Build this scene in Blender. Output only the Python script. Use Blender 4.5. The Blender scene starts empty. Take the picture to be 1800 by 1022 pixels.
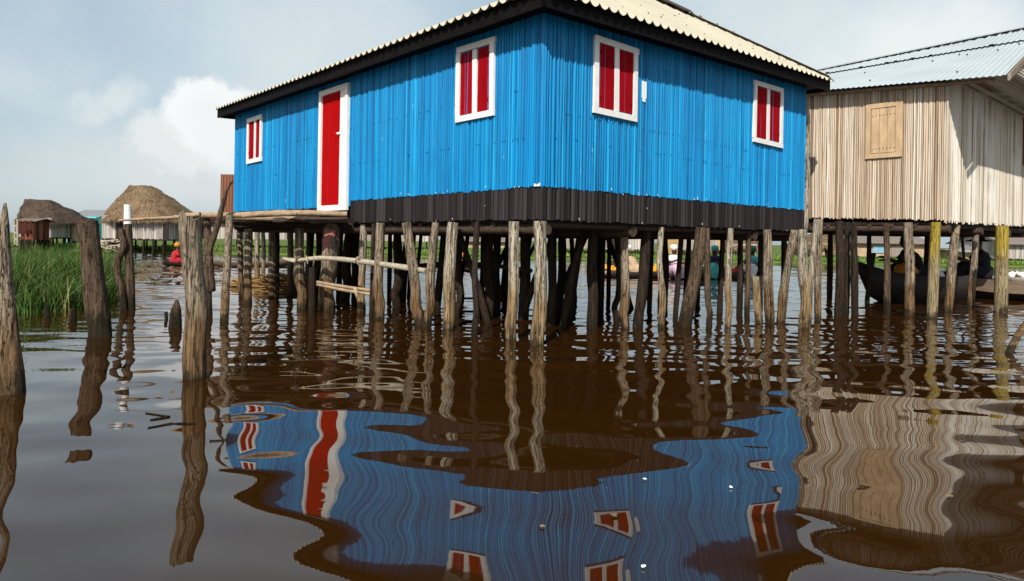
import bpy, math, random
from mathutils import Vector, Matrix, noise
R = random.Random(7)
C = bpy.context.scene.collection
# ------------------------------------------------------------------ measuring helpers (photo survey -> metres)
F, HC, YH, TH = 1203., 1.15, 423., .0167
sT, cT = math.sin(TH), math.cos(TH)
EYE = Vector((0, 0, HC))
def ray(px, py):
    dx = (px-900)/F; dy = -(py-YH)/F
    return Vector((dx*cT-dy*sT, 1, dx*sT+dy*cT))
def at(px, py, d): return EYE+ray(px, py)*d
def water(px, py):
    r = ray(px, py); return EYE+r*(-HC/r.z)
def hit(P, n, px, py):
    r = ray(px, py); return EYE+r*((P-EYE).dot(n)/r.dot(n))
def V(x, y, z=0.): return Vector((x, y, z))
Z = V(0, 0, 1)
# ------------------------------------------------------------------ mesh builder
class MB:
    def __init__(s): s.v = []; s.f = []; s.r = []; s.sm = []; s.mi = []; s.cur = 0
    def add(s, vs, fs, r=0., smooth=True):
        o = len(s.v); s.v += [tuple(p) for p in vs]
        s.f += [tuple(i+o for i in f) for f in fs]
        s.r += [r]*len(vs); s.sm += [smooth]*len(fs); s.mi += [s.cur]*len(fs)
    def box(s, o, a, b, c, r=0.):
        """box from corner o along vectors a, b, c"""
        vs = [o, o+a, o+a+b, o+b, o+c, o+a+c, o+a+b+c, o+b+c]
        fs = [(0,3,2,1),(4,5,6,7),(0,1,5,4),(1,2,6,5),(2,3,7,6),(3,0,4,7)]
        if a.cross(b).dot(c) < 0: fs = [f[::-1] for f in fs]
        s.add(vs, fs, r, False)
    def bar(s, p, q, w, h, up=Z, r=0.):
        d = (q-p); sd = d.cross(up)
        if sd.length < 1e-6: sd = V(1, 0, 0)
        sd.normalize(); u = sd.cross(d).normalized()
        s.box(p-sd*w/2-u*h/2, d, sd*w, u*h, r)
    def log(s, pts, rad, n=11, rough=.12, seed=0, step=.07, r=0., cap=True, ragged=0.):
        """a tapered, knobbly pole through pts with radii rad"""
        P = []; 
        for i in range(len(pts)-1):
            k = max(1, int((pts[i+1]-pts[i]).length/step))
            for j in range(k):
                t = j/k
                p0 = pts[max(0, i-1)]; p1 = pts[i]; p2 = pts[i+1]; p3 = pts[min(len(pts)-1, i+2)]
                q = .5*((2*p1)+(p2-p0)*t+(2*p0-5*p1+4*p2-p3)*t*t+(3*p1-p0-3*p2+p3)*t*t*t)
                P.append((q, rad[i]*(1-t)+rad[i+1]*t))
        P.append((pts[-1], rad[-1]))
        vs = []; L = 0; sd = V(seed*3.17, seed*1.31, seed*.77); ref = V(1, .13, .07)
        for i, (q, rr) in enumerate(P):
            d = (P[min(i+1, len(P)-1)][0]-P[max(i-1, 0)][0]).normalized()
            a = (ref-d*ref.dot(d)).normalized(); b = d.cross(a)
            if i: L += (q-P[i-1][0]).length
            for k in range(n):
                th = 2*math.pi*k/n
                nz = noise.noise(V(math.cos(th)*1.3, math.sin(th)*1.3, L*1.6)+sd)*rough*1.3 + noise.noise(V(math.cos(th)*3, math.sin(th)*3, L*5)+sd)*rough*.6
                e = V(0, 0, 0)
                if ragged and i >= len(P)-2: e = d*ragged*(noise.noise(V(math.cos(th)*1.6, math.sin(th)*1.6, 9)+sd)*1.8)
                vs.append(q+(a*math.cos(th)+b*math.sin(th))*rr*(1+nz)+e)
        m = len(P); fs = []
        for i in range(m-1):
            for k in range(n):
                fs.append((i*n+k, i*n+(k+1) % n, (i+1)*n+(k+1) % n, (i+1)*n+k))
        s.add(vs, fs, r)
        if cap:
            o = len(s.v)
            for idx, (q, rr), rev in ((0, P[0], True), (m-1, P[-1], False)):
                ring = [vs[idx*n+k] for k in range(n)]
                c = sum(ring, V(0, 0, 0))/n - ((P[-1][0]-P[-2][0]).normalized()*ragged*.4 if not rev else V(0,0,0))
                s.add(ring+[c], [((k+1) % n, k, n) if rev else (k, (k+1) % n, n) for k in range(n)], r, False)
    def lathe(s, c, prof, n=16, r=0., sx=1., sy=1., rot=0.):
        vs = []; fs = []
        for (rr, z) in prof:
            for k in range(n):
                th = 2*math.pi*k/n
                x, y = rr*math.cos(th)*sx, rr*math.sin(th)*sy
                vs.append(c+V(x*math.cos(rot)-y*math.sin(rot), x*math.sin(rot)+y*math.cos(rot), z))
        for i in range(len(prof)-1):
            for k in range(n):
                fs.append((i*n+k, i*n+(k+1) % n, (i+1)*n+(k+1) % n, (i+1)*n+k))
        s.add(vs, fs, r)
    def build(s, name, mat, parent=None, shift=None):
        me = bpy.data.meshes.new(name); me.from_pydata(s.v, [], s.f); me.update()
        a = me.attributes.new('rnd', 'FLOAT', 'POINT'); a.data.foreach_set('value', s.r)
        me.polygons.foreach_set('use_smooth', s.sm)
        for m_i in (mat if isinstance(mat, tuple) else (mat,)): me.materials.append(m_i)
        me.polygons.foreach_set('material_index', s.mi)
        o = bpy.data.objects.new(name, me); C.objects.link(o)
        if parent is not None:
            o.parent = parent
            root = parent
            while root.parent: root = root.parent
            if root.type == 'EMPTY' and parent is root: o.matrix_parent_inverse = Matrix.Translation(-root.location)
        return o
def tag(o, label=None, cat=None, group=None, kind=None):
    if label: o['label'] = label
    if cat: o['category'] = cat
    if group: o['group'] = group
    if kind: o['kind'] = kind
    return o
def thing(name, label, cat, loc=(0, 0, 0), group=None):
    o = bpy.data.objects.new(name, None); C.objects.link(o); o.location = loc; o.empty_display_size = .2
    return tag(o, label, cat, group)
# ------------------------------------------------------------------ materials
def newmat(name):
    m = bpy.data.materials.new(name); m.use_nodes = True
    nt = m.node_tree; b = nt.nodes['Principled BSDF']
    return m, nt, b
def N(nt, t, **k):
    n = nt.nodes.new(t)
    for a, v in k.items():
        if a in n.inputs: n.inputs[a].default_value = v
        else: setattr(n, a, v)
    return n
def coords(nt, scale, src='Object'):
    tc = N(nt, 'ShaderNodeTexCoord'); mp = N(nt, 'ShaderNodeMapping'); mp.inputs['Scale'].default_value = scale
    nt.links.new(tc.outputs[src], mp.inputs[0]); return mp.outputs[0]
def noise_node(nt, scale_vec, scale=1., detail=4., rough=.6, src='Object'):
    n = N(nt, 'ShaderNodeTexNoise'); n.inputs['Scale'].default_value = scale; n.inputs['Detail'].default_value = detail; n.inputs['Roughness'].default_value = rough
    nt.links.new(coords(nt, scale_vec, src), n.inputs['Vector']); return n.outputs['Fac']
def ramp(nt, fac, stops, interp='LINEAR'):
    r = N(nt, 'ShaderNodeValToRGB'); cr = r.color_ramp; cr.interpolation = interp
    while len(cr.elements) < len(stops): cr.elements.new(.5)
    for e, (p, c) in zip(cr.elements, stops): e.position = p; e.color = (*c, 1) if len(c) == 3 else c
    nt.links.new(fac, r.inputs[0]); return r.outputs[0]
def mix(nt, fac, a, b, mode='MIX'):
    m = N(nt, 'ShaderNodeMix', data_type='RGBA', blend_type=mode)
    for s, x in ((m.inputs[0], fac), (m.inputs[6], a), (m.inputs[7], b)):
        if isinstance(x, (int, float)): s.default_value = x
        elif isinstance(x, tuple): s.default_value = (*x, 1)
        else: nt.links.new(x, s)
    return m.outputs[2]
def math_(nt, op, a, b=0., clamp=False):
    m = N(nt, 'ShaderNodeMath', operation=op, use_clamp=clamp)
    for s, x in ((m.inputs[0], a), (m.inputs[1], b)):
        if isinstance(x, (int, float)): s.default_value = x
        else: nt.links.new(x, s)
    return m.outputs[0]
def mrange(nt, v, a, b, c=0., d=1.):
    m = N(nt, 'ShaderNodeMapRange', interpolation_type='SMOOTHSTEP')
    nt.links.new(v, m.inputs[0])
    for i, x in zip((1, 2, 3, 4), (a, b, c, d)): m.inputs[i].default_value = x
    return m.outputs[0]
def bump(nt, b, h, dist=.01, strength=1.):
    n = N(nt, 'ShaderNodeBump'); n.inputs['Strength'].default_value = strength; n.inputs['Distance'].default_value = dist
    nt.links.new(h, n.inputs['Height']); nt.links.new(n.outputs[0], b.inputs['Normal'])
def g(c, k): return tuple(x*k for x in c)
def attr(nt): return N(nt, 'ShaderNodeAttribute', attribute_name='rnd').outputs['Fac']
def world_z(nt):
    ge = N(nt, 'ShaderNodeNewGeometry'); sp = N(nt, 'ShaderNodeSeparateXYZ'); nt.links.new(ge.outputs['Position'], sp.inputs[0]); return sp.outputs[2]

def m_plain(name, col, rough=.7, var=.35, sc=(6, 6, 6), bm=.004, wear=None, wear_amt=.62):
    m, nt, b = newmat(name); b.inputs['Specular IOR Level'].default_value = .18
    n = noise_node(nt, sc, 1., 6.)
    col_o = ramp(nt, n, [(.25, g(col, 1-var)), (.75, g(col, 1+var*.6))])
    if wear:
        w = noise_node(nt, (sc[0]*2.3, sc[1]*2.3, sc[2]*2.3), 1., 8., .7)
        col_o = mix(nt, mrange(nt, w, wear_amt, wear_amt+.08), col_o, wear)
    nt.links.new(col_o, b.inputs['Base Color']); b.inputs['Roughness'].default_value = rough
    bump(nt, b, n, bm)
    return m
def m_stem(name, stops, streak=.35, rough=.6, wear=None, wamt=.66, blotch=None, spec=.4, fade=False):
    """upright cane stems; every stem has its own tone (rnd) and long streaks"""
    m, nt, b = newmat(name)
    base = ramp(nt, attr(nt), stops)
    s = noise_node(nt, (22, 22, 1.3), 1., 6., .65)
    col = mix(nt, streak, base, ramp(nt, s, [(.3, (.25, .22, .2)), (.5, (1, 1, 1)), (.75, (1.25, 1.25, 1.25))]), 'MULTIPLY')
    if blotch:
        n2 = noise_node(nt, (1.1, 1.1, .55), 1., 5., .6)
        col = mix(nt, mrange(nt, n2, .48, .66, 0, .75), col, blotch)
    if fade:
        n3 = noise_node(nt, (.8, .8, .7), 1., 6., .65); n4 = noise_node(nt, (5, 5, 1.6), 1., 6., .7)
        col = mix(nt, mrange(nt, n3, .42, .68, 0, .22), col, (.004, .25, .48)); col = mix(nt, mrange(nt, n4, .58, .74, 0, .30), col, (.001, .085, .24))
    if wear:
        w = noise_node(nt, (55, 55, 3.2), 1., 5., .6)
        col = mix(nt, mrange(nt, w, wamt, wamt+.07, 0, .85), col, wear)
    nt.links.new(col, b.inputs['Base Color']); b.inputs['Roughness'].default_value = rough
    b.inputs['Specular IOR Level'].default_value = spec
    bump(nt, b, s, .004)
    return m
def m_bark(name, light, dark, wet, tide=.75, wetline=.03):
    m, nt, b = newmat(name)
    s = noise_node(nt, (46, 46, 3.0), 1., 8., .7)
    k = noise_node(nt, (30, 30, 17), 1., 6., .72)
    cr = noise_node(nt, (24, 24, 1.1), 1., 3., .55)
    oi = N(nt, 'ShaderNodeObjectInfo')
    col = ramp(nt, s, [(.38, dark), (.5, g(light, .66)), (.62, light)])
    col = mix(nt, mrange(nt, k, .54, .60, 0, .75), col, g(dark, .7))
    crack = mrange(nt, math_(nt, 'ABSOLUTE', math_(nt, 'SUBTRACT', cr, .5)), .0, .022, 1., 0.)
    col = mix(nt, math_(nt, 'MULTIPLY', oi.outputs['Random'], .5), col, mix(nt, .5, col, g(light, .35)))
    z = world_z(nt)
    wetb = noise_node(nt, (9, 9, 9), 1., 4.)
    zz = math_(nt, 'ADD', z, math_(nt, 'MULTIPLY', math_(nt, 'SUBTRACT', noise_node(nt, (14, 14, 2.5), 1., 4.), .5), .55))
    col = mix(nt, mrange(nt, zz, tide, tide-.45, 0, .85), col, mix(nt, ramp(nt, s, [(.38, (0, 0, 0)), (.62, (1, 1, 1))]), g(wet, .4), g(wet, 1.3)))
    col = mix(nt, math_(nt, 'MULTIPLY', crack, .85), col, g(dark, .3))
    col = mix(nt, mrange(nt, math_(nt, 'ADD', zz, math_(nt, 'MULTIPLY', math_(nt, 'SUBTRACT', wetb, .5), .35)), wetline+.16, wetline-.02, 0, .9), col, (.016, .013, .006))
    nt.links.new(col, b.inputs['Base Color']); b.inputs['Roughness'].default_value = .85
    b.inputs['Specular IOR Level'].default_value = .15
    h = math_(nt, 'ADD', s, math_(nt, 'MULTIPLY', k, .5)); h = math_(nt, 'SUBTRACT', h, math_(nt, 'MULTIPLY', crack, .8))
    bump(nt, b, h, .02)
    return m
M = {}
M['blue'] = m_stem('blue_paint', [(0, (.0001, .018, .07)), (.1, (.0002, .09, .25)), (.3, (.0003, .145, .36)), (.7, (.0004, .19, .44)), (.92, (.0006, .225, .49)), (1, (.008, .30, .58))], .46, .45, (.5, .66, .78), .69, spec=.24, fade=True)  # lowest stop holds the shade between stems, for the backing sheet
M['black'] = m_stem('black_paint', [(0, (.010, .008, .009)), (.6, (.022, .018, .019)), (1, (.040, .035, .036))], .4, .65, (.55, .55, .55), .745, spec=.12)
M['tan'] = m_stem('bare_cane', [(0, (.15, .10, .065)), (.2, (.35, .26, .18)), (.5, (.50, .395, .29)), (.75, (.58, .50, .40)), (1, (.63, .58, .51))], .5, .75, (.10, .06, .03), .70, spec=.2)
M['pale'] = m_stem('pale_cane', [(0, (.20, .155, .115)), (.3, (.46, .40, .32)), (.6, (.60, .54, .45)), (1, (.66, .62, .55))], .55, .8, (.20, .14, .10), .70, (.62, .60, .55), spec=.2)
M['redplank'] = m_stem('red_plank', [(0, (.06, .02, .014)), (.5, (.17, .06, .035)), (1, (.28, .12, .07))], .6, .9, spec=.1)
M['farwall'] = m_stem('grey_plank', [(0, (.24, .205, .18)), (.5, (.38, .345, .31)), (1, (.47, .43, .39))], .5, .85, spec=.1)
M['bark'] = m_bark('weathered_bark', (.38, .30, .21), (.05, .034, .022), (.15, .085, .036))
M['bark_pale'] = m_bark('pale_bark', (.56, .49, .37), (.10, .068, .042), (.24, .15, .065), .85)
M['bark_dark'] = m_bark('dark_bark', (.055, .037, .026), (.014, .010, .008), (.035, .021, .012))  # dark bark, colour lowered further to stand in for under-house shade
M['bark_brown'] = m_bark('brown_bark', (.15, .10, .065), (.045, .03, .02), (.10, .06, .035), .5, .16)
M['yellow'] = m_bark('yellow_paint', (.50, .37, .055), (.30, .21, .05), (.27, .215, .14), 1.25, .03)
M['red'] = m_plain('red_paint', (.27, .002, .006), .75, .25, (9, 9, 3), .003, (.16, .02, .02), .66)
M['doorred'] = m_plain('door_red_paint', (.34, .001, .002), .75, .15, (5, 5, 2), .002, (.2, .01, .01), .72)
M['red'].node_tree.nodes['Principled BSDF'].inputs['Specular IOR Level'].default_value = .05; M['doorred'].node_tree.nodes['Principled BSDF'].inputs['Specular IOR Level'].default_value = .05
M['white'] = m_plain('white_paint', (.74, .73, .70), .55, .12, (8, 8, 8), .003, (.42, .38, .33), .66)
M['fascia'] = m_plain('tarred_board', (.0075, .006, .006), .6, .5, (12, 12, 12), .004, (.2, .17, .15), .72)
M['fascia'].node_tree.nodes['Principled BSDF'].inputs['Specular IOR Level'].default_value = .04
M['floorwood'] = m_plain('dark_plank', (.03, .02, .014), .9, .5, (3, 3, 9), .01)  # dark wood of the floors
M['shutterwood'] = m_plain('raw_shutter', (.50, .35, .21), .75, .3, (10, 10, 3), .004, (.2, .12, .06), .66)
M['wood'] = m_plain('hull_wood', (.10, .065, .045), .75, .45, (5, 5, 14), .006)
M['hull_dark'] = m_plain('hull_tar', (.022, .016, .014), .6, .4, (5, 5, 14), .006)
M['hull_plank'] = m_plain('hull_plank', (.17, .12, .085), .75, .4, (4, 4, 18), .006)
M['rope'] = m_plain('rope', (.45, .36, .22), .9, .3, (60, 60, 60), .004)
M['twig'] = m_plain('grey_branch', (.36, .31, .23), .85, .45, (30, 30, 30), .006)
M['polewood'] = m_plain('peeled_pole', (.33, .235, .15), .8, .45, (14, 14, 14), .006)
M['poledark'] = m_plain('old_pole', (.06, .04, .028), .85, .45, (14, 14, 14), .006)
def m_roof(name, col, stain, rough, metal=0., amt=.58, z=1.):
    m, nt, b = newmat(name)
    n = noise_node(nt, (.9, .9, .9*z), 1., 6., .65); n2 = noise_node(nt, (14, 14, 14), 1., 5., .7)
    col_o = ramp(nt, n, [(.3, g(col, .88)), (.7, g(col, 1.06))])
    col_o = mix(nt, mrange(nt, n2, amt, amt+.1, 0, .7), col_o, stain)
    nt.links.new(col_o, b.inputs['Base Color']); b.inputs['Roughness'].default_value = rough; b.inputs['Metallic'].default_value = metal
    return m
M['cream'] = m_roof('cream_sheet', (.43, .39, .295), (.40, .33, .22), .7, 0., .62)
M['zinc'] = m_roof('zinc_sheet', (.37, .415, .43), (.28, .30, .31), .55, .1, .62)
M['rust'] = m_roof('rusty_sheet', (.22, .085, .045), (.10, .04, .025), .85)
M['greyroof'] = m_roof('grey_sheet', (.22, .23, .25), (.16, .13, .11), .6)
M['brownroof'] = m_roof('brown_sheet', (.17, .14, .115), (.10, .07, .05), .85)
def m_thatch(name, a, b_):
    m, nt, b = newmat(name)
    n = noise_node(nt, (9, 9, 5), 1., 8., .75); r = attr(nt)
    n2 = noise_node(nt, (1.2, 1.2, 1.2), 1., 4., .6)
    col = ramp(nt, n, [(.3, g(a, .55)), (.5, a), (.72, b_)])
    col = mix(nt, .4, col, ramp(nt, r, [(0, g(a, .5)), (1, b_)]))
    col = mix(nt, mrange(nt, n2, .45, .65, 0, .5), col, g(a, .5))
    nt.links.new(col, b.inputs['Base Color']); b.inputs['Roughness'].default_value = .95; b.inputs['Specular IOR Level'].default_value = .1
    bump(nt, b, n, .06)
    return m
M['thatch'] = m_thatch('golden_thatch', (.14, .09, .05), (.36, .26, .16))
M['thatch_dark'] = m_thatch('dark_thatch', (.085, .06, .043), (.15, .11, .08))
M['reed'] = m_thatch('cut_reeds', (.36, .20, .07), (.60, .40, .18))
M['turq'] = m_plain('turquoise_paint', (.10, .62, .58), .7, .15, (3, 3, 3))
M['brick'] = m_plain('red_clay', (.17, .065, .042), .9, .35, (7, 7, 7))
M['bluepanel'] = m_plain('pale_blue_panel', (.20, .37, .50), .8, .2, (3, 3, 3))
M['sand'] = m_plain('sand_wall', (.42, .31, .20), .9, .3, (3, 3, 3))
M['skin'] = m_plain('dark_skin', (.075, .038, .022), .5, .15, (20, 20, 20), .001)
def cloth(name, col, var=.3): M[name] = m_plain(name, col, .85, var, (14, 14, 14), .006)
for nm, c in dict(cloth_red=(.36, .018, .025), cloth_orange=(.62, .22, .03), cloth_black=(.012, .012, .018), cloth_beige=(.45, .32, .20), cloth_white=(.75, .72, .72),
                  cloth_pink=(.62, .42, .52), cloth_teal=(.10, .42, .42), cloth_navy=(.02, .025, .05), cloth_green=(.05, .20, .12), cloth_brown=(.12, .07, .045), rag=(.30, .13, .10), straw_hat=(.5, .38, .2)).items(): cloth(nm, c)
for nm, c in dict(goods_orange=(.80, .33, .02), goods_red=(.60, .05, .03), goods_white=(.75, .74, .70), goods_green=(.10, .24, .05), basin=(.30, .26, .22)).items(): cloth(nm, c, .4)
M['goods_tan'] = m_plain('cardboard', (.42, .28, .12), .9, .2, (5, 5, 5))
M['leaf'] = m_plain('dead_leaf', (.16, .11, .06), .7, .5, (30, 30, 30))
M['paper'] = m_plain('paper', (.80, .80, .78), .8, .06, (20, 20, 20), .001)
def m_grass(name, stops):
    m, nt, b = newmat(name)
    col = ramp(nt, attr(nt), stops)
    nt.links.new(col, b.inputs['Base Color']); b.inputs['Roughness'].default_value = .6; b.inputs['Specular IOR Level'].default_value = .2
    b.inputs['Subsurface Weight'].default_value = 0.
    return m
M['grass'] = m_grass('reed_grass', [(0, (.018, .038, .006)), (.45, (.046, .095, .014)), (.80, (.075, .135, .022)), (.9, (.16, .16, .05)), (1, (.30, .25, .11))])
M['bankgrass'] = m_grass('bank_grass', [(0, (.05, .095, .015)), (.5, (.10, .19, .03)), (1, (.20, .25, .06))])
def m_ground():
    m, nt, b = newmat('bank_soil')
    n = noise_node(nt, (.5, .5, .5), 1., 8., .7)
    nt.links.new(ramp(nt, n, [(.35, (.09, .075, .035)), (.5, (.085, .12, .025)), (.7, (.12, .17, .04))]), b.inputs['Base Color'])
    b.inputs['Roughness'].default_value = .95; b.inputs['Specular IOR Level'].default_value = .1
    bump(nt, b, n, .1); return m
M['soil'] = m_ground()
def m_water():
    m, nt, b = newmat('lagoon_water')
    b.inputs['Base Color'].default_value = (.023, .0085, .0012, 1)
    b.inputs['Roughness'].default_value = .015; b.inputs['IOR'].default_value = 1.58
    mp = coords(nt, (5., 11., 1.)); n = N(nt, 'ShaderNodeTexNoise'); n.inputs['Scale'].default_value = 1; n.inputs['Detail'].default_value = 1
    nt.links.new(mp, n.inputs['Vector'])
    tc = N(nt, 'ShaderNodeTexCoord'); sp = N(nt, 'ShaderNodeSeparateXYZ'); nt.links.new(tc.outputs['Object'], sp.inputs[0])
    bump(nt, b, math_(nt, 'MULTIPLY', n.outputs['Fac'], mrange(nt, sp.outputs[1], 5., 10., 0., .0016)), 1.)
    return m
M['water'] = m_water()
# ------------------------------------------------------------------ camera
cam = bpy.data.cameras.new('camera'); co = bpy.data.objects.new('camera', cam); C.objects.link(co)
cam.sensor_width = 36; cam.lens = 36*F/1800; cam.clip_end = 3000; cam.clip_start = .05
cam.shift_y = -(511-YH)/1800
co.matrix_world = Matrix(((cT, -sT, 0, 0), (0, 0, -1, 0), (sT, cT, 0, HC), (0, 0, 0, 1)))
bpy.context.scene.camera = co
# ------------------------------------------------------------------ light
EL, AZ = math.radians(40), math.radians(195)
sd = V(math.sin(AZ)*math.cos(EL), math.cos(AZ)*math.cos(EL), math.sin(EL))
sun = bpy.data.lights.new('sun', 'SUN'); sun.energy = 5.0; sun.angle = math.radians(.6); sun.color = (1, .95, .87)
so = bpy.data.objects.new('sun', sun); C.objects.link(so); so.rotation_euler = (-sd).to_track_quat('-Z', 'Y').to_euler(); so.location = (-5, -15, 20)
w = bpy.data.worlds.new('World'); bpy.context.scene.world = w; w.use_nodes = True
nt = w.node_tree; bg = nt.nodes['Background']
sky = N(nt, 'ShaderNodeTexSky', sky_type='NISHITA', sun_disc=False, sun_elevation=EL, sun_rotation=AZ, air_density=1., dust_density=2.5, ozone_density=1.2)
tc = N(nt, 'ShaderNodeTexCoord')
def wnoise(sc, detail, vec=None, rough=.55):
    n = N(nt, 'ShaderNodeTexNoise'); n.inputs['Scale'].default_value = sc; n.inputs['Detail'].default_value = detail; n.inputs['Roughness'].default_value = rough
    nt.links.new(vec or tc.outputs['Generated'], n.inputs['Vector']); return n
wn = wnoise(8, 8, None, .62)
sub = N(nt, 'ShaderNodeVectorMath', operation='SUBTRACT'); nt.links.new(wn.outputs['Color'], sub.inputs[0]); sub.inputs[1].default_value = (.5, .5, .5)
scl = N(nt, 'ShaderNodeVectorMath', operation='SCALE'); nt.links.new(sub.outputs[0], scl.inputs[0]); scl.inputs['Scale'].default_value = .135
add = N(nt, 'ShaderNodeVectorMath', operation='ADD'); nt.links.new(tc.outputs['Generated'], add.inputs[0]); nt.links.new(scl.outputs[0], add.inputs[1])
warp = add.outputs[0]
def blob(px, py, r, soft, amt, fx=1.):
    d = ray(px, py).normalized()
    s = N(nt, 'ShaderNodeVectorMath', operation='SUBTRACT'); nt.links.new(warp, s.inputs[0]); s.inputs[1].default_value = d
    k = N(nt, 'ShaderNodeVectorMath', operation='MULTIPLY'); nt.links.new(s.outputs[0], k.inputs[0]); k.inputs[1].default_value = (1/fx, 1, 1)
    l = N(nt, 'ShaderNodeVectorMath', operation='LENGTH'); nt.links.new(k.outputs[0], l.inputs[0])
    return mrange(nt, l.outputs['Value'], r, r*(1-soft), 0, amt)
SKY = .118
base = mix(nt, .62, sky.outputs[0], (4.2, 5.15, 5.6))          # thin milky overcast veil
big = wnoise(2.6, 6, None, .6)
base = mix(nt, mrange(nt, big.outputs['Fac'], .44, .68, 0, .42), base, (5.4, 5.9, 5.95))
cur = base
for (px, py, r, soft, amt, fx, col) in [(560, 60, .20, .9, .45, 1.5, (5.9, 6.5, 6.4)), (1640, 110, .15, .75, .85, 1.9, (6.7, 7.0, 6.9)), (1330, 40, .15, .9, .5, 1.6, (5.9, 6.4, 6.3)), (345, 300, .085, .7, .7, 2.2, (5.5, 5.75, 5.85)),
                                       (315, 262, .050, .45, .85, 1.7, (6.1, 6.3, 6.4)), (385, 205, .066, .28, .95, 1.15, (7.0, 7.2, 7.2)), (425, 235, .075, .5, .8, 1.2, (6.5, 6.7, 6.8)),
                                       (215, 180, .036, .85, .5, 1.7, (5.8, 6.3, 6.3)), (165, 195, .03, .7, .5, 1.8, (5.9, 6.3, 6.3)), (30, 140, .06, .9, .35, 1.4, (5.8, 6.1, 6.2)), (120, 335, .09, .9, .4, 2.8, (5.5, 5.8, 5.9))]:
    cur = mix(nt, blob(px, py, r, soft, amt, fx), cur, col)
nt.links.new(cur, bg.inputs[0]); bg.inputs[1].default_value = SKY
vs = bpy.context.scene.view_settings
bpy.context.scene.display_settings.display_device = 'sRGB'
vs.view_transform = 'Standard'; vs.look = 'None'; vs.gamma = 1; vs.exposure = 0.2; vs.use_curve_mapping = False
# ------------------------------------------------------------------ water and shore
def sst(x, a, b_):
    t = min(1, max(0, (x-a)/(b_-a))); return t*t*(3-2*t)
def wave(x, y):
    nz = noise.noise
    h = .0095*nz(V(x*.62+y*.1, y*1.15-x*.1, 0))
    h += .0100*nz(V(x*1.9-y*.15, y*2.7+x*.15, 7.3))+.0022*nz(V(x*3.6+y*.4, y*4.6, 2.2))*(.5+.5*nz(V(x*.4, y*.5, 5)))
    fr = sst(y, 4.6, 7.6)
    if fr > 0:
        mk = .55+.45*sst(nz(V(x*.16, y*.22, 3.)), -.15, .35)
        h += RIP*fr*mk*(nz(V(x*1.6+y*.1, y*3.5, 1.7))+.42*nz(V(x*3.0, y*6.4, 9.1))*(1-sst(y, 14, 24)))
    f2 = sst(y, 9, 17)
    if f2 > 0: h += BRZ*f2*nz(V(x*.7, y*1.25, 4.4))
    return h*sst(44-abs(x), 0, 4)*sst(y, .9, 1.5)*sst(55-y, 0, 6)
RIP, BRZ = .020, .034
X_ = [-900, -200, -44]; x = -44.
while x < 44: 
    x += .30 if abs(x+.01) > 15.9 else .07
    X_.append(min(x, 44.))
X_ += [200, 900]
Y_ = [-60, -5, .9]; y = .9
while y < 55:
    y += .05 if y < 8 else (.065 if y < 14 else (.10 if y < 24 else .22))
    Y_.append(min(55., y))
Y_ += [120, 1400]
nx, ny = len(X_), len(Y_)
wv_ = []
for y in Y_:
    for x in X_: wv_.append((x, y, wave(x, y) if abs(x) < 44 and .9 < y < 55 else 0.))
me = bpy.data.meshes.new('water')
me.from_pydata(wv_, [], [(j*nx+i, j*nx+i+1, (j+1)*nx+i+1, (j+1)*nx+i) for j in range(ny-1) for i in range(nx-1)])
me.update(); me.polygons.foreach_set('use_smooth', [True]*len(me.polygons)); me.materials.append(M['water'])
wo_ = bpy.data.objects.new('water', me); C.objects.link(wo_); tag(wo_, kind='structure')
gb = MB()
xs = [-900, -300]+list(range(-120, 121, 2))+[300, 900]
rows = []
for x in xs:
    y0 = 43+1.6*noise.noise(V(x*.13, 0, 0))+.9*noise.noise(V(x*.5, 3, 0))
    rows.append([V(x, y0-.5, -.3), V(x, y0, .06), V(x, y0+1.5, .3), V(x, y0+12, .45), V(x, 120, .5), V(x, 1300, .6)])
gv = [p for r in rows for p in r]
gb.add(gv, [(i*6+j, (i+1)*6+j, (i+1)*6+j+1, i*6+j+1) for i in range(len(xs)-1) for j in range(5)])
tag(gb.build('ground', M['soil']), kind='structure')
def blades(mb, n, area, hfun, wd, seed, lean=.35, segs=3):
    rr = random.Random(seed)
    k = 0
    while k < n:
        p = area(rr)
        if p is None: continue
        k += 1
        h = hfun(p, rr); a = rr.uniform(0, 6.283); ln = rr.gauss(0, lean); la = rr.uniform(0, 6.283)
        side = V(math.cos(a), math.sin(a))*wd*rr.uniform(.6, 1.4); ld = V(math.cos(la), math.sin(la))*h*ln
        v = []; c = min(1, max(0, rr.gauss(.45, .25)))
        for i in range(segs):
            t = i/segs; q = p+Z*h*t*(1-.12*abs(ln)*t)+ld*t*t; v += [q-side*(1-t*.7), q+side*(1-t*.7)]
        v.append(p+Z*h*(1-.12*abs(ln))+ld)
        f = [(2*i, 2*i+1, 2*i+3, 2*i+2) for i in range(segs-1)]+[(2*segs-2, 2*segs-1, 2*segs)]
        mb.add(v, f, c)
# far bank grass
gm = MB()
def bank(rr):
    x = rr.uniform(-45, 40)
    return V(x, 43.2+1.6*noise.noise(V(x*.13, 0, 0))+rr.random()**1.7*9, .2)
blades(gm, 17000, bank, lambda p, r: r.uniform(.12, .36)*(1+.5*noise.noise(p*.35)), .045, 3, .3, 2)
tag(gm.build('grass', M['bankgrass']), 'light green grass fringing the far shore', 'grass', kind='stuff')
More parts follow.
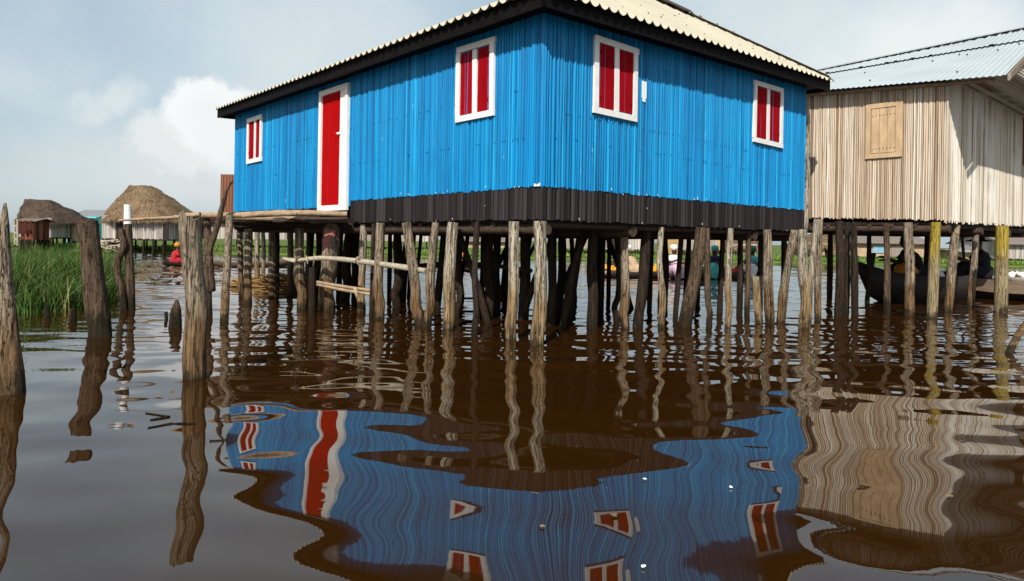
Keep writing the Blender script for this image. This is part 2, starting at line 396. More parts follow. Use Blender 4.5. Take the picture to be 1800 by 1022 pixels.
# near reed bed on the left, standing in the water
GA = [water(-60, 556), water(70, 549), water(140, 546), water(206, 533), water(206, 500), water(150, 487), water(60, 478), water(-60, 474)]
def inside(p, poly):
    c = False; j = len(poly)-1
    for i in range(len(poly)):
        a, b_ = poly[i], poly[j]
        if (a.y > p.y) != (b_.y > p.y) and p.x < (b_.x-a.x)*(p.y-a.y)/(b_.y-a.y)+a.x: c = not c
        j = i
    return c
def area(rr):
    p = V(rr.uniform(-13, -5.5), rr.uniform(9.5, 20.5), -.05)
    if noise.noise(p*1.5) < rr.uniform(-.9, .15): return None
    return p if inside(p+V(.3*noise.noise(p*1.1), .35*noise.noise(p*1.3+V(5, 0, 0)), 0), GA) else None
nb = MB()
def nh(p, r): 
    e = .56+.2*noise.noise(p*.8)+(.2 if p.x < -7.2 else 0)-(.12 if p.x > -6.4 else 0)
    return max(.15, (e+.16*noise.noise(p*2.3))*r.uniform(.55, 1.2))
blades(nb, 20000, area, nh, .009, 5, .62, 4)
tag(nb.build('reed_grass', M['grass']), 'tall green grass growing out of the water at left', 'grass', kind='stuff')
# ------------------------------------------------------------------ blue house
c0 = V(.32, 7.75); U = V(-.66387, .74785); W = V(.74785, .66387); NL = V(-.74785, -.66387); NR = V(.66387, -.74785)
LU, LW = 9.62, 6.38
def ribs(mb, P, d, n, L, z0, z1, sp, bulge, rr, nz=5, jit=.35, side=None, tone=None, ends=.012):
    """row of upright half round stems on a vertical plane"""
    t = 0.
    while t < L:
        wdt = sp*rr.uniform(1-jit, 1+jit); t1 = min(t+wdt, L)
        if L-t1 < sp*.4: t1 = L
        c = rr.random() if tone is None else tone(rr, (t+t1)/2)
        b_ = bulge*rr.uniform(.6, 1.2); zb = z0((t+t1)/2)+rr.uniform(-ends, ends); zt = z1((t+t1)/2)
        vs = []; ph = rr.uniform(0, 99); cols = 5
        for i in range(nz+1):
            z = zb+(zt-zb)*i/nz
            wob = noise.noise(V(ph, z*.9, 0))*wdt*.28
            for k in range(cols):
                a = math.pi*k/(cols-1)
                vs.append(P+d*((t+t1)/2+wob-math.cos(a)*(t1-t)*.5*.86)+n*(math.sin(a)*b_)+Z*z)
        fs = [(i*cols+k, i*cols+k+1, (i+1)*cols+k+1, (i+1)*cols+k) for i in range(nz) for k in range(cols-1)]
        mb.add(vs, fs, c)
        mb.add(vs[:cols], [tuple(range(cols))[::-1]], c, False)
        t = t1
    # backing sheet in the darkest tone, shade of the gaps put into its colour
    mb.add([P-n*.002+Z*z0(0), P+d*L-n*.002+Z*z0(L), P+d*L-n*.002+Z*z1(L), P-n*.002+Z*z1(0)], [(0, 1, 2, 3)], 0.02, False)
bh = thing('stilt_house', 'bright blue cane walled house with black skirting and red shutters on stilts', 'house', (c0.x, c0.y, 0))
rr = random.Random(11)
wl = MB()
tD = 4.42                                     # right edge of the door bay
def zl(t): return 1.77-.01*t if t < tD else 1.655
def tone_b(r, t): return min(1, max(.14, r.gauss(.58, .25)))
ribs(wl, c0, U, NL, tD, lambda t: 1.77-.006*t, lambda t: 3.80, .046, .034, rr, 6, .38, tone=tone_b)
ribs(wl, c0+U*tD, U, NL, LU-tD, lambda t: 1.655+.004*t, lambda t: 3.80, .046, .031, rr, 6, .38, tone=tone_b)
wl.cur = 1
for zz in (2.33, 2.9, 3.45):
    t = .05
    while t < LU-.05:
        t += R.choice([.046, .046, .092, .14, .3]); wl.box(c0+U*t+NL*.026+Z*(zz+R.uniform(-.006, .006)+.01*math.sin(t)), U*.012, NL*.004, Z*.010)
wl.build('wall', (M['blue'], M['fascia']), bh)
wr = MB()
ribs(wr, c0, W, NR, LW, lambda t: 1.77-.001*t, lambda t: 3.80+.02*t, .046, .034, rr, 6, .38, tone=tone_b)
wr.cur = 1
for zz in (2.33, 2.62, 3.45):
    t = .05
    while t < LW-.05:
        t += R.choice([.046, .046, .092, .14, .3]); wr.box(c0+W*t+NR*.028+Z*(zz+R.uniform(-.006, .006)+.01*math.sin(t)), W*.012, NR*.004, Z*.010)
wr.build('wall', (M['blue'], M['fascia']), bh)
bk = MB()
ribs(bk, c0+U*LU, W, U, LW, lambda t: 1.45, lambda t: 3.85, .09, .02, rr, 2, .3, tone=tone_b)
bk.build('wall', M['blue'], bh)
bk = MB()
ribs(bk, c0+W*LW, U, W, LU, lambda t: 1.45, lambda t: 3.9, .09, .02, rr, 2, .3, tone=tone_b)
bk.build('wall', M['blue'], bh)
sk = MB()
ribs(sk, c0+NL*.014, U, NL, tD-.02, lambda t: 1.395, lambda t: 1.765-.006*t+rr.uniform(-.012, .012), .066, .016, rr, 2, .35, ends=.014)
sk.cur = 1
for i in range(5): sk.box(c0+U*(-.03+.02*i)+NL*.045+Z*(1.765+R.uniform(0, .006)), U*.018, NL*.004, Z*R.uniform(.012, .04))
for i in range(14):
    t = R.uniform(.2, 4.2); sk.box(c0+U*t+NL*.042+Z*(R.choice([1.40, 1.75, 1.76, 1.77, 1.55])+R.uniform(-.01, .03)), U*.010, NL*.003, Z*R.uniform(.006, .018))
sk.build('skirting', (M['black'], M['white']), bh)
sk = MB()
ribs(sk, c0+U*(tD+1.12)+NL*.008, U, NL, LU-tD-1.12, lambda t: 1.50, lambda t: 1.66+.004*t+rr.uniform(-.01, .01), .062, .018, rr, 2, .35)
sk.build('skirting', M['black'], bh)
sk = MB()
ribs(sk, c0+NR*.014, W, NR, LW, lambda t: 1.392, lambda t: 1.765-.001*t+rr.uniform(-.012, .012), .066, .016, rr, 2, .35, ends=.014)
sk.cur = 1
for i in range(20):
    t = R.uniform(.2, 6.2); sk.box(c0+W*t+NR*.042+Z*(R.choice([1.40, 1.75, 1.76, 1.77, 1.6])+R.uniform(-.01, .03)), W*.010, NR*.003, Z*R.uniform(.008, .026))
sk.build('skirting', (M['black'], M['white']), bh)
ct = MB(); ct.log([c0+V(0, 0, 1.74)+V(0, .01), c0+V(0, .01, 3.8)], [.028, .028], 8, .06, 3, .3, .6); ct.build('corner_stem', M['blue'], bh)
ct = MB(); ct.log([c0+V(0, 0, 1.39)+V(0, .005), c0+V(0, .005, 1.76)], [.036, .036], 8, .06, 3, .3, .6); ct.build('corner_stem', M['black'], bh)
# floor and beams
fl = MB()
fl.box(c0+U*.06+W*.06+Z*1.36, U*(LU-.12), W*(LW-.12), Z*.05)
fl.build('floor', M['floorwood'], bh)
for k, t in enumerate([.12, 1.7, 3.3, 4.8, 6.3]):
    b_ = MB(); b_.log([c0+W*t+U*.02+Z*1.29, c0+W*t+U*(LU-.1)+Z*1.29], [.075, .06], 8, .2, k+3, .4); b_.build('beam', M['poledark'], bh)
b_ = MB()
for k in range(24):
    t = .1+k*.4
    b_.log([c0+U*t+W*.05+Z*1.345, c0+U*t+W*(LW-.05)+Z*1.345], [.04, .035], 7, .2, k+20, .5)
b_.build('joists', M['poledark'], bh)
# fascia, soffit and roof
OV = .30
e0 = c0+(NL+NR)*OV; RU, RW = LU+2*OV, LW+2*OV
def ze(s, t): return 3.665+.006*s+.027*t       # underside of the fascia over the plan
for nm, A, d, Lg, n in (('l', e0, U, RU, NL), ('r', e0, W, RW, NR), ('b', e0+U*RU, W, RW, U), ('d', e0+W*RW, U, RU, W)):
    m_ = MB(); k = 24
    def hz(i):
        p = A+d*(Lg*i/k); q = p-e0; return ze(q.dot(U), q.dot(W))
    vs = []
    for i in range(k+1):
        p = A+d*(Lg*i/k); z = hz(i)+.006*noise.noise(V(i*.9, A.x, 1)); 
        vs += [p+Z*z, p+Z*(z+.19), p-n*.03+Z*(z+.19), p-n*.03+Z*z]
    fs = []
    for i in range(k):
        for j in range(4): fs.append((i*4+j, (i+1)*4+j, (i+1)*4+(j+1) % 4, i*4+(j+1) % 4))
    fs += [(0, 1, 2, 3), (k*4+3, k*4+2, k*4+1, k*4)]
    m_.add(vs, fs, 0, False); m_.build('fascia', M['fascia'], bh)
sf = MB()
def zp(p): q = p-e0; return ze(q.dot(U), q.dot(W))
def quadz(a, b_, c_, d_, dz): return [V(p.x, p.y, zp(p)+dz) for p in (a, b_, c_, d_)]
i0 = e0+U*.031+W*.031; i1 = e0+U*(RU-.031)+W*.031; i2 = e0+U*(RU-.031)+W*(RW-.031); i3 = e0+U*.031+W*(RW-.031)
j0 = c0+U*.0+W*.0; j1 = c0+U*LU; j2 = c0+U*LU+W*LW; j3 = c0+W*LW
for a, b_, c_, d_ in ((i0, i1, j1, j0), (i1, i2, j2, j1), (i2, i3, j3, j2), (i3, i0, j0, j3)): sf.add(quadz(a, b_, c_, d_, .05), [(0, 1, 2, 3)], 0, False)
sf.build('soffit', M['fascia'], bh)
def corr(mb, A, d, inn, Lg, zf, run, pitch, amp, slope, drip, trap=False, shade=0., rows_=3, zoff=0.):
    """corrugated sheet rising from the eave line A + d*s along inn"""
    n = int(Lg/pitch*8); vs = []
    for i in range(n+1):
        s = Lg*i/n; ph = (s/pitch) % 1
        wv = math.sin(ph*2*math.pi)
        if trap: wv = 1-2*abs(math.sin(ph*math.pi))**.75
        r_ = run(s)
        for j in range(rows_):
            q = -drip+(r_+drip)*j/(rows_-1)
            p = A+d*s+inn*q
            jit = .004*noise.noise(V(s*.8, j, A.x))
            vs.append(V(p.x, p.y, zf(s)+(slope(s) if callable(slope) else slope)*q+amp*wv+jit+zoff))
    fs = [(i*rows_+j, (i+1)*rows_+j, (i+1)*rows_+j+1, i*rows_+j+1) for i in range(n) for j in range(rows_-1)]
    mb.add(vs, fs, shade)
sa, sb = .46, .70
rf = MB(); TOP = .215
corr(rf, e0, U, -NL, RU, lambda s: ze(s, 0)+TOP, lambda s: min(RW/2, sb*s/sa, sb*(RU-s)/sa), .165, .031, sa, .07, True)
corr(rf, e0+W*RW, U, -W, RU, lambda s: ze(s, RW)+TOP, lambda s: min(RW/2, sb*s/sa, sb*(RU-s)/sa), .165, .031, sa, .07, True)
corr(rf, e0, W, U, RW, lambda s: ze(0, s)+TOP, lambda s: sa*min(s, RW-s)/sb, .165, .031, sb, .07, True)
corr(rf, e0+U*RU, W, -U, RW, lambda s: ze(RU, s)+TOP, lambda s: sa*min(s, RW-s)/sb, .165, .031, sb, .07, True)
rf.cur = 1
for i in range(60):
    s = R.uniform(.3, RW-.3); q = R.uniform(.1, max(.12, sa*min(s, RW-s)/sb-.1))
    p = e0+W*s+U*q
    rf.lathe(V(p.x, p.y, ze(0, s)+TOP+sb*q-.005), [(.010, 0), (.010, .022), (.001, .026)], 6)
rfo = rf.build('roof', (M['cream'], M['fascia']), bh)
apex = e0+U*(sa*RW/2/sb)+W*RW/2
def rz(p, dz): return V(p.x, p.y, zp(p)+TOP+sa*RW/2+dz)
cap = MB()
hp = e0+W*RW                                    # hip running from the right eave corner to the apex
for (a, b_, m1) in ((hp.lerp(apex, .62), apex, .22), (apex, e0+U*(RU-sa*RW/2/sb)+W*RW/2, .2), (e0.lerp(apex, .5), apex, .2)):
    za = zp(a)+TOP+(sa*RW/2)*(1. if (a-apex).length < .01 or a is apex else ((a-hp).length/(apex-hp).length if a.x > apex.x else .5))
    pa, pb = V(a.x, a.y, za+.03), rz(b_, .03)
    d_ = (pb-pa).normalized(); s_ = d_.cross(Z).normalized()
    cap.add([pa+s_*m1-Z*m1*.42, pa+Z*.06, pa-s_*m1-Z*m1*.42, pb+s_*m1-Z*m1*.42, pb+Z*.06, pb-s_*m1-Z*m1*.42], [(0, 3, 4, 1), (1, 4, 5, 2)], 0, False)
cap.build('ridge_cap', M['poledark'], rfo)
hc = MB(); a = V(hp.x, hp.y, zp(hp)+TOP+.03); q_ = hp.lerp(apex, .62); b_ = V(q_.x, q_.y, (zp(hp)+TOP)*.38+rz(apex, 0).z*.62+.03)
d_ = (b_-a).normalized(); s_ = d_.cross(Z).normalized()*.13
hc.add([a+s_-Z*.05, a+Z*.02, a-s_-Z*.05, b_+s_-Z*.05, b_+Z*.02, b_-s_-Z*.05], [(0, 3, 4, 1), (1, 4, 5, 2)], 0, False); hc.build('hip_cap', M['cream'], rfo)
def window_on(P, n, d, t0, t1, z0, z1, parent, fw=.075, split=.5, mw=.085):
    """white boarded frame with two red shutters; t along d"""
    fr = MB(); o = P+n*.024
    th = .035
    J = lambda k=.009: R.uniform(-k, k)
    fr.box(o+d*(t0+J())+Z*(z0+J(.005)), d*(t1-t0+J())+Z*J(.014), n*th, Z*fw)
    fr.box(o+d*(t0+J())+Z*(z1-fw+J(.005)), d*(t1-t0+J())+Z*J(.014), n*th, Z*fw)
    fr.box(o+n*.002+d*(t0+J(.006))+Z*(z0+fw-.01), d*(fw+J(.006)), n*th*.96, Z*(z1-z0-2*fw+.02)+d*J(.012))
    fr.box(o+n*.002+d*(t1-fw+J(.006))+Z*(z0+fw-.01), d*(fw+J(.006)), n*th*.96, Z*(z1-z0-2*fw+.02)+d*J(.012))
    w_ = fr.build('window', M['white'], parent)
    tm = t0+(t1-t0)*split
    m_ = MB(); m_.box(o+d*(tm-mw/2)+Z*(z0+fw), d*mw, n*(th*.72), Z*(z1-z0-2*fw)+d*R.uniform(-.015, .015)); m_.build('mullion', M['white'], w_)
    for a, b_ in ((t0+fw, tm-mw/2), (tm+mw/2, t1-fw)):
        s_ = MB(); hw_ = (b_-a-.006)/2; sg = 1 if a < tm-mw else -1
        for q in (0, 1): s_.box(o+d*(a+.003+q*hw_)+Z*(z0+fw+.004+R.uniform(0, .008)), d*(hw_-.004), n*(.012+.003*q), Z*(z1-z0-2*fw-.014))
        hx_ = a+.02 if sg > 0 else b_-.055
        for zz in (.2, .78): s_.box(o+d*hx_+n*.0155+Z*(z0+(z1-z0)*zz), d*.04, n*.006, Z*.05)
        s_.build('shutter', M['red'], w_)
    return w_
def span(P, n, d, quad):
    q = [hit(P, n, *p) for p in quad]
    t = [(p-P).dot(d) for p in q]; z = [p.z for p in q]
    return (t[0]+t[3])/2, (t[1]+t[2])/2, (z[2]+z[3])/2, (z[0]+z[1])/2
def win_px(P, n, d, quad, par, **k):
    a, b_, z0, z1 = span(P, n, d, quad)
    if a > b_: a, b_ = b_, a
    return window_on(P, n, d, a, b_, z0, z1, par, **k)
win_px(c0, NL, U, [(440, 210), (465, 201), (462, 284), (436, 289)], bh, fw=.085, split=.45)
win_px(c0, NL, U, [(807, 87), (875, 68), (874, 206), (807, 215)], bh, split=.5)
win_px(c0, NR, W, [(1042, 65), (1117, 84), (1114, 213), (1037, 200)], bh, split=.52)
win_px(c0, NR, W, [(1319, 143), (1371, 156), (1371, 260), (1321, 250)], bh, split=.5)
# door
da, db, dz0, dz1 = span(c0, NL, U, [(571, 160), (621, 147), (611, 371), (560, 371)])
if da > db: da, db = db, da
o = c0+NL*.02; dr = MB(); fw = .085
dr.box(o+U*da+Z*dz0, U*(db-da), NL*.05, Z*.09); dr.box(o+U*da+Z*(dz1-fw), U*(db-da), NL*.05, Z*fw)
dr.box(o+U*da+Z*(dz0+.09), U*fw, NL*.05, Z*(dz1-dz0-.09-fw)); dr.box(o+U*(db-fw)+Z*(dz0+.09), U*fw, NL*.05, Z*(dz1-dz0-.09-fw))
do = dr.build('door', M['white'], bh)
m_ = MB(); m_.box(o+U*(da+fw+.19)+Z*(dz0+.093), U*(db-da-2*fw-.193), NL*.016, Z*(dz1-dz0-.096-fw)); m_.build('door_panel', M['doorred'], do)
m_ = MB(); m_.box(o+U*(da+fw+.003)+Z*(dz0+.093), U*.184, NL*.032, Z*(dz1-dz0-.096-fw)); m_.build('door_jamb', M['white'], do)
m_ = MB(); m_.box(o+U*(da+fw+.15)+NL*.033+Z*(dz0+1.25), U*.09, NL*.02, Z*.035); m_.box(o+U*(da+fw+.20)+NL*.053+Z*(dz0+1.258), U*.012, NL*.03, Z*.018); m_.build('handle', M['white'], do)
# paper notice
a, b_, z0, z1 = span(c0, NR, W, [(1126, 143), (1134, 145), (1133, 174), (1125, 172)])
m_ = MB(); m_.box(c0+NR*.026+W*a+Z*z0, W*(b_-a), NR*.003, Z*(z1-z0)); m_.box(c0+NR*.0265+W*(a+.012)+Z*(z0-.05), W*(b_-a-.03), NR*.003, Z*.052)
tag(m_.build('paper_notice', M['paper']), 'small white paper strip stuck on the blue wall beside a window', 'notice')
# ------------------------------------------------------------------ stilts
def post_mb(top, bot, wpx, seed, ztop=None, mids=(), n=11, rough=.14, ragged=0., wtop=None, dtop=0.):
    b_ = water(*bot); d = b_.y
    t_ = at(top[0], top[1], d+dtop)
    if ztop is not None:
        k = (ztop-b_.z)/max(.05, t_.z-b_.z); t_ = b_+(t_-b_)*k
    r = wpx/2*d/F
    pts = [b_-(t_-b_).normalized()*.9]; pts[0].z = -.9; pts.append(b_.copy())
    rad = [r*1.05, r*1.05]
    wt = (wtop or wpx*.92)/2*d/F
    for (mx, my, mw) in mids: pts.append(at(mx, my, d)); rad.append(mw/2*d/F)
    pts.append(t_); rad.append(wt)
    mb = MB(); mb.log(pts, rad, n, rough, seed, .06, R.random(), True, ragged)
    return mb
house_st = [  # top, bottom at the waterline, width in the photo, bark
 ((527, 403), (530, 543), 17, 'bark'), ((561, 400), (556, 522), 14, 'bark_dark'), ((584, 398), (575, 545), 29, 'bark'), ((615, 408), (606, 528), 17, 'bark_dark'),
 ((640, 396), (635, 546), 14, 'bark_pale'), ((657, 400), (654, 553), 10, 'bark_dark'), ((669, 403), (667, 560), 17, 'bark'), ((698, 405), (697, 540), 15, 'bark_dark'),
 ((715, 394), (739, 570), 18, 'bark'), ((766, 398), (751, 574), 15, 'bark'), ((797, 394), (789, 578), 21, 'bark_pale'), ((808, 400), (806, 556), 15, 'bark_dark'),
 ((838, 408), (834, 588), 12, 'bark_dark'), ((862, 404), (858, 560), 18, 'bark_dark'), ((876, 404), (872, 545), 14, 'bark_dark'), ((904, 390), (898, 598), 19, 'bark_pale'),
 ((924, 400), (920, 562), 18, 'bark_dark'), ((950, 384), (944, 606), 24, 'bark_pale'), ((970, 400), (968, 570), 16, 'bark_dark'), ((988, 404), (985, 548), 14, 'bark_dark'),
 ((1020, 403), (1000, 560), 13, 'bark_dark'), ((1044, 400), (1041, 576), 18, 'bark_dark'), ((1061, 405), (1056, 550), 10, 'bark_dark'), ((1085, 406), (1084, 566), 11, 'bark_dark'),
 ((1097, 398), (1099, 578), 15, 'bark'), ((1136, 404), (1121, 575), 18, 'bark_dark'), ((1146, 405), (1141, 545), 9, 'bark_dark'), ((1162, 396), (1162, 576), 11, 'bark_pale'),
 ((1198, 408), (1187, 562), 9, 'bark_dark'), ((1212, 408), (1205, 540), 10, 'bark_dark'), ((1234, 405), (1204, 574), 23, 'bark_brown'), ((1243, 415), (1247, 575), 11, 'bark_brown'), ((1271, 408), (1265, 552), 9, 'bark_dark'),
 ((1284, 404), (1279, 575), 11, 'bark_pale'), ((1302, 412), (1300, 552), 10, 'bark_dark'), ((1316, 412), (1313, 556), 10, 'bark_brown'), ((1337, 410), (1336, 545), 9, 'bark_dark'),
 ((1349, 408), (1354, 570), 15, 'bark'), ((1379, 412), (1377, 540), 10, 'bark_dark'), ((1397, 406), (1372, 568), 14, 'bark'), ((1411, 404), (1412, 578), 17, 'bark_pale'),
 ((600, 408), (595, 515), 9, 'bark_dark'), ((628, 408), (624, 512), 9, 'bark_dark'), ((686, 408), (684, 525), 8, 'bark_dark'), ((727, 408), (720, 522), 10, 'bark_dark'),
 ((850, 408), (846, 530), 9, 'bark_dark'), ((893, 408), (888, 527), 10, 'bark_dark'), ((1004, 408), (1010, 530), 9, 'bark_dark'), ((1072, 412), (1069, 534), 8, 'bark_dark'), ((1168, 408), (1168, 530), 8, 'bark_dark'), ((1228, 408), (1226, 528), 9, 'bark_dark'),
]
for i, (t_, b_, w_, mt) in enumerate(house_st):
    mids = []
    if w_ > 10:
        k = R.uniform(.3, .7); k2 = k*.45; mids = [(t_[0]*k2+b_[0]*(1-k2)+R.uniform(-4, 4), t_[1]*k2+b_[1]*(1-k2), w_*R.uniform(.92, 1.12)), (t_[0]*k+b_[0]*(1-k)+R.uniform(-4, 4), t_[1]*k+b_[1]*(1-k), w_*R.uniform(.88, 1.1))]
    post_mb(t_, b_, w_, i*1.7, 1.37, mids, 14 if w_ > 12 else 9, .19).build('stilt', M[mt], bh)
rq = random.Random(31)
for i in range(9):
    t0, w0 = rq.uniform(.8, 8.2), rq.uniform(.6, 5.6); a = c0+U*t0+W*w0; b_ = a+U*rq.uniform(-.9, .9)+W*rq.uniform(-.9, .9)
    mb = MB(); mb.log([V(a.x, a.y, -.6), V((a.x+b_.x)/2, (a.y+b_.y)/2, .5), V(b_.x, b_.y, 1.34)], [.05, .05, .04], 8, .2, i+300, .12); mb.build('brace', M['bark_dark'], bh)
for i in range(3):
    a = c0+U*(1.2+2.6*i)+W*(1.0+1.5*i)+Z*rq.uniform(.35, .8); mb = MB(); mb.log([a, a+U*1.3+Z*.05, a+U*2.7-Z*.06], [.03, .03, .025], 7, .25, i+330, .15); mb.build('cross_rail', M['bark_dark'], bh)
for i in range(5):
    for j in range(2):
        p = c0+U*(1.6+1.8*i+rq.uniform(-.35, .35))+W*(1.4+3.0*j+rq.uniform(-.3, .3))
        q = p+V(rq.uniform(-.18, .18), rq.uniform(-.18, .18)); r_ = rq.uniform(.045, .085)
        mb = MB(); mb.log([V(q.x, q.y, -.9), V(q.x, q.y, 0), p.lerp(q, .5)+V(rq.uniform(-.03, .03), 0, .7), V(p.x, p.y, 1.36)], [r_, r_, r_*.95, r_*.9], 9, .15, i*5+j+200, .1, rq.random())
        mb.build('stilt', M['bark_dark'], bh)
# ------------------------------------------------------------------ landing deck by the door
dk = thing('landing_deck', 'rough pole landing in front of the red door', 'deck', (-4.2, 11.2, 0))
A0, A1 = at(612, 381, 10.6), at(322, 381, 10.2)
A0.z = 1.42; A1.z = 1.42
B0, B1 = c0+U*(tD+.02)+NL*.05+Z*1.42, c0+U*(LU-.1)+NL*.05+Z*1.42
fp = MB()
for k in range(26):
    f = k/25
    p, q = A0.lerp(B0, f), A1.lerp(B1, f)
    ex = R.uniform(-.1, .25)
    d_ = (q-p).normalized()
    fp.log([p, (p+q)/2+V(0, 0, R.uniform(-.02, .02)), q+d_*ex], [.035, .038, .03], 7, .2, k+60, .25, R.random())
fp.build('floor_poles', M['polewood'], dk)
def deck_log(a, b_, r0, r1, mat, seed, name='edge_log', sag=.03):
    m_ = MB(); m_.log([a, a.lerp(b_, .35)+Z*sag*R.uniform(-1, 1), a.lerp(b_, .7)+Z*sag*R.uniform(-1, 1), b_], [r0, (r0+r1)/2, (r0+r1)/2, r1], 8, .22, seed, .12); m_.build(name, mat, dk)
deck_log(at(610, 377, 10.3), at(318, 379, 9.8), .04, .045, M['polewood'], 1)
deck_log(at(520, 376, 10.1), at(425, 381, 9.8), .03, .03, M['polewood'], 2)
deck_log(at(208, 388, 9.7), at(352, 377, 9.7), .012, .035, M['polewood'], 3)
deck_log(at(612, 388, 10.45), at(480, 388, 10.3), .045, .04, M['poledark'], 4)
deck_log(at(612, 395, 10.9), at(412, 396, 10.6), .075, .07, M['bark_dark'], 5, 'beam')
deck_log(at(600, 398, 12), at(420, 402, 12.4), .06, .06, M['bark_dark'], 6, 'beam')
for i, (t_, b_, w_, mt, mids, dt) in enumerate([((421, 402), (424, 525), 9, 'bark', (), 0), ((437, 398), (435, 535), 14, 'bark', (), 0), ((452, 400), (452, 503), 9, 'bark_pale', (), 0), ((461, 402), (462, 500), 7, 'bark_pale', ((464, 440, 7),), 0),
        ((479, 400), (479, 526), 14, 'bark', (), 0), ((511, 402), (510, 522), 10, 'bark', (), 0), ((541, 402), (542, 520), 6, 'bark', (), 0), ((549, 470), (548, 549), 12, 'bark_dark', (), 0),
        ((404, 380), (394, 566), 14, 'bark', (), .4), ((363, 382), (367, 556), 13, 'bark_brown', ((366, 450, 12), (370, 510, 17)), .2), ((488, 402), (487, 518), 8, 'bark_dark', (), 0)]):
    post_mb(t_, b_, w_, 40+i*1.9, None, mids, 10, .16, dtop=dt).build('stilt', M[mt], dk)
m_ = post_mb((400, 330), (364, 556), 13, 77, None, ((363, 468, 10), (380, 402, 11), (392, 358, 8)), 9, .2, wtop=4); m_.log([at(393, 352, 9.5), at(398, 335, 9.5), at(409, 318, 9.5)], [.03, .02, .01], 7, .2, 3)
tag(m_.build('leaning_branch', M['bark_brown']), 'forked brown branch leaning up past the deck at the blue house corner', 'branch')
# ------------------------------------------------------------------ free standing poles on the left
def post(name, label, mt, *a, group='old posts standing in the water', **k):
    return tag(post_mb(*a, **k).build(name, M[mt]), label, 'post', group)
post('mooring_post', 'thick cracked grey post with pointed top at the far left edge', 'bark', (9, 357), (18, 690), 44, 1.1, None, ((14, 600, 38), (8, 500, 26), (6, 430, 20), (8, 395, 15)), 16, .22, wtop=4)
post('mooring_post', 'broad brown leaning post with notched top beside the reeds', 'bark_brown', (152, 392), (176, 590), 35, 5.2, None, ((168, 520, 36), (161, 460, 33)), 14, .10, ragged=.07, wtop=34)
post('mooring_post', 'crooked thin post with an elbow bend among the left posts', 'bark_brown', (213, 402), (218, 547), 12, 8.3, None, ((214, 510, 12), (206, 466, 13), (218, 432, 12), (213, 412, 9)), 9, .12, wtop=8)
o = post('mooring_post', 'slim straight post with whitewashed top left of the landing', 'bark_brown', (225, 394), (230, 546), 15, 9.7, None, ((228, 470, 14),), 10, .10)
m_ = MB(); m_.log([at(225, 396, 10.35), at(224.5, 361, 10.35)], [.062, .05], 10, .08, 4, .06, 0, True, .02); x = m_.build('painted_top', M['white'], o)
post('mooring_post', 'stout two tone grey post in front of the deck end', 'bark', (334, 384), (343, 666), 36, 3.9, None, ((343, 600, 37), (346, 540, 36), (338, 470, 34), (335, 420, 35)), 16, .13, ragged=.05, wtop=36)
post('mooring_stump', 'pointed rotten stump poking out of the water beside the stout post', 'bark_brown', (311, 527), (308, 575), 21, 12, None, ((309, 548, 19),), 12, .2, wtop=5)
post('mooring_stump', 'tiny stub against the pointed stump', 'bark_dark', (292, 548), (293, 563), 6, 13, None, (), 8, .2)
post('mooring_stump', 'short dark stump in front of the reeds, nearer the left edge', 'bark_dark', (83, 538), (84, 560), 10, 14, None, (), 8, .1)
post('mooring_stump', 'short dark stump in front of the reeds, nearer the leaning post', 'bark_dark', (128, 543), (128, 566), 11, 15, None, (), 8, .1)
post('mooring_post', 'short pale broken post before the leaning stilts under the right corner', 'bark_pale', (1328, 487), (1334, 569), 13, 19, None, (), 10, .16, ragged=.04)
m_ = MB(); p = water(1774, 622); m_.log([p-V(.12, 0, .35), p, at(1790, 590, 7.6), at(1812, 560, 7.7), at(1850, 515, 7.8)], [.04, .038, .035, .03, .02], 9, .15, 3)
tag(m_.build('slanting_branch', M['bark']), 'pale branch slanting out of the water at the right edge', 'branch')
# cross rails tied to the stilts
m_ = MB(); D = 10.45
m_.log([at(497, 454, D), at(518, 459, D), at(564, 454, D), at(627, 459, D-.35), at(700, 469, D-.9), at(749, 477, D-1.3)], [.02, .036, .036, .042, .038, .038], 8, .25, 2)
m_.log([at(625, 458, D-.4), at(634, 450, D-.5)], [.02, .012], 6, .2, 5)
ra = tag(m_.build('tied_branch', M['twig']), 'crooked grey branch tied across the stilts below the door', 'branch')
for px, py, dd in ((629, 459, D-.36), (540, 457, D)):
    r_ = MB(); r_.log([at(px-1.5, py-7, dd-.05), at(px, py, dd-.09), at(px+1, py+7, dd-.05)], [.008, .012, .008], 6, .1, 1); r_.build('rope_tie', M['rope'], ra)
for (a, b_, lab, sd_) in (((546, 494), (662, 512), 'upper of two thin poles tied low between the stilts', 4), ((550, 499), (661, 519), 'lower of two thin poles tied low between the stilts', 6)):
    m_ = MB(); m_.log([at(*a, 10.55), at((a[0]+b_[0])/2, (a[1]+b_[1])/2+1, 10.5), at(*b_, 10.4)], [.026, .026, .028], 7, .2, sd_)
    tag(m_.build('tied_pole', M['polewood']), lab, 'pole', 'poles tied across the stilts')
m_ = MB()
for k in range(4): m_.log([at(622+k, 506, 10.35), at(624+k*1.5, 516, 10.32), at(628, 526-k, 10.38)], [.006]*3, 5, .1, k)
tag(m_.build('rope_lashing', M['rope']), 'pale rope lashing on the low tied poles', 'rope')
# cloth on a stilt
m_ = MB(); p0 = at(584, 404, 10.86); vs = []
for i in range(8):
    for j in range(5):
        a = -.55+j*.3; hang = .05*i*(1-.22*abs(j-2)*(i > 3))
        vs.append(p0+V(.142*math.sin(a)-.008*i, -.142*math.cos(a)-.012*math.sin(i*1.7+j*2.1)-.004, -hang))
m_.add(vs, [(i*5+j, i*5+j+1, (i+1)*5+j+1, (i+1)*5+j) for i in range(7) for j in range(4)])
tag(m_.build('rag', M['rag']), 'faded reddish rag hanging on a thick stilt under the door', 'rag')
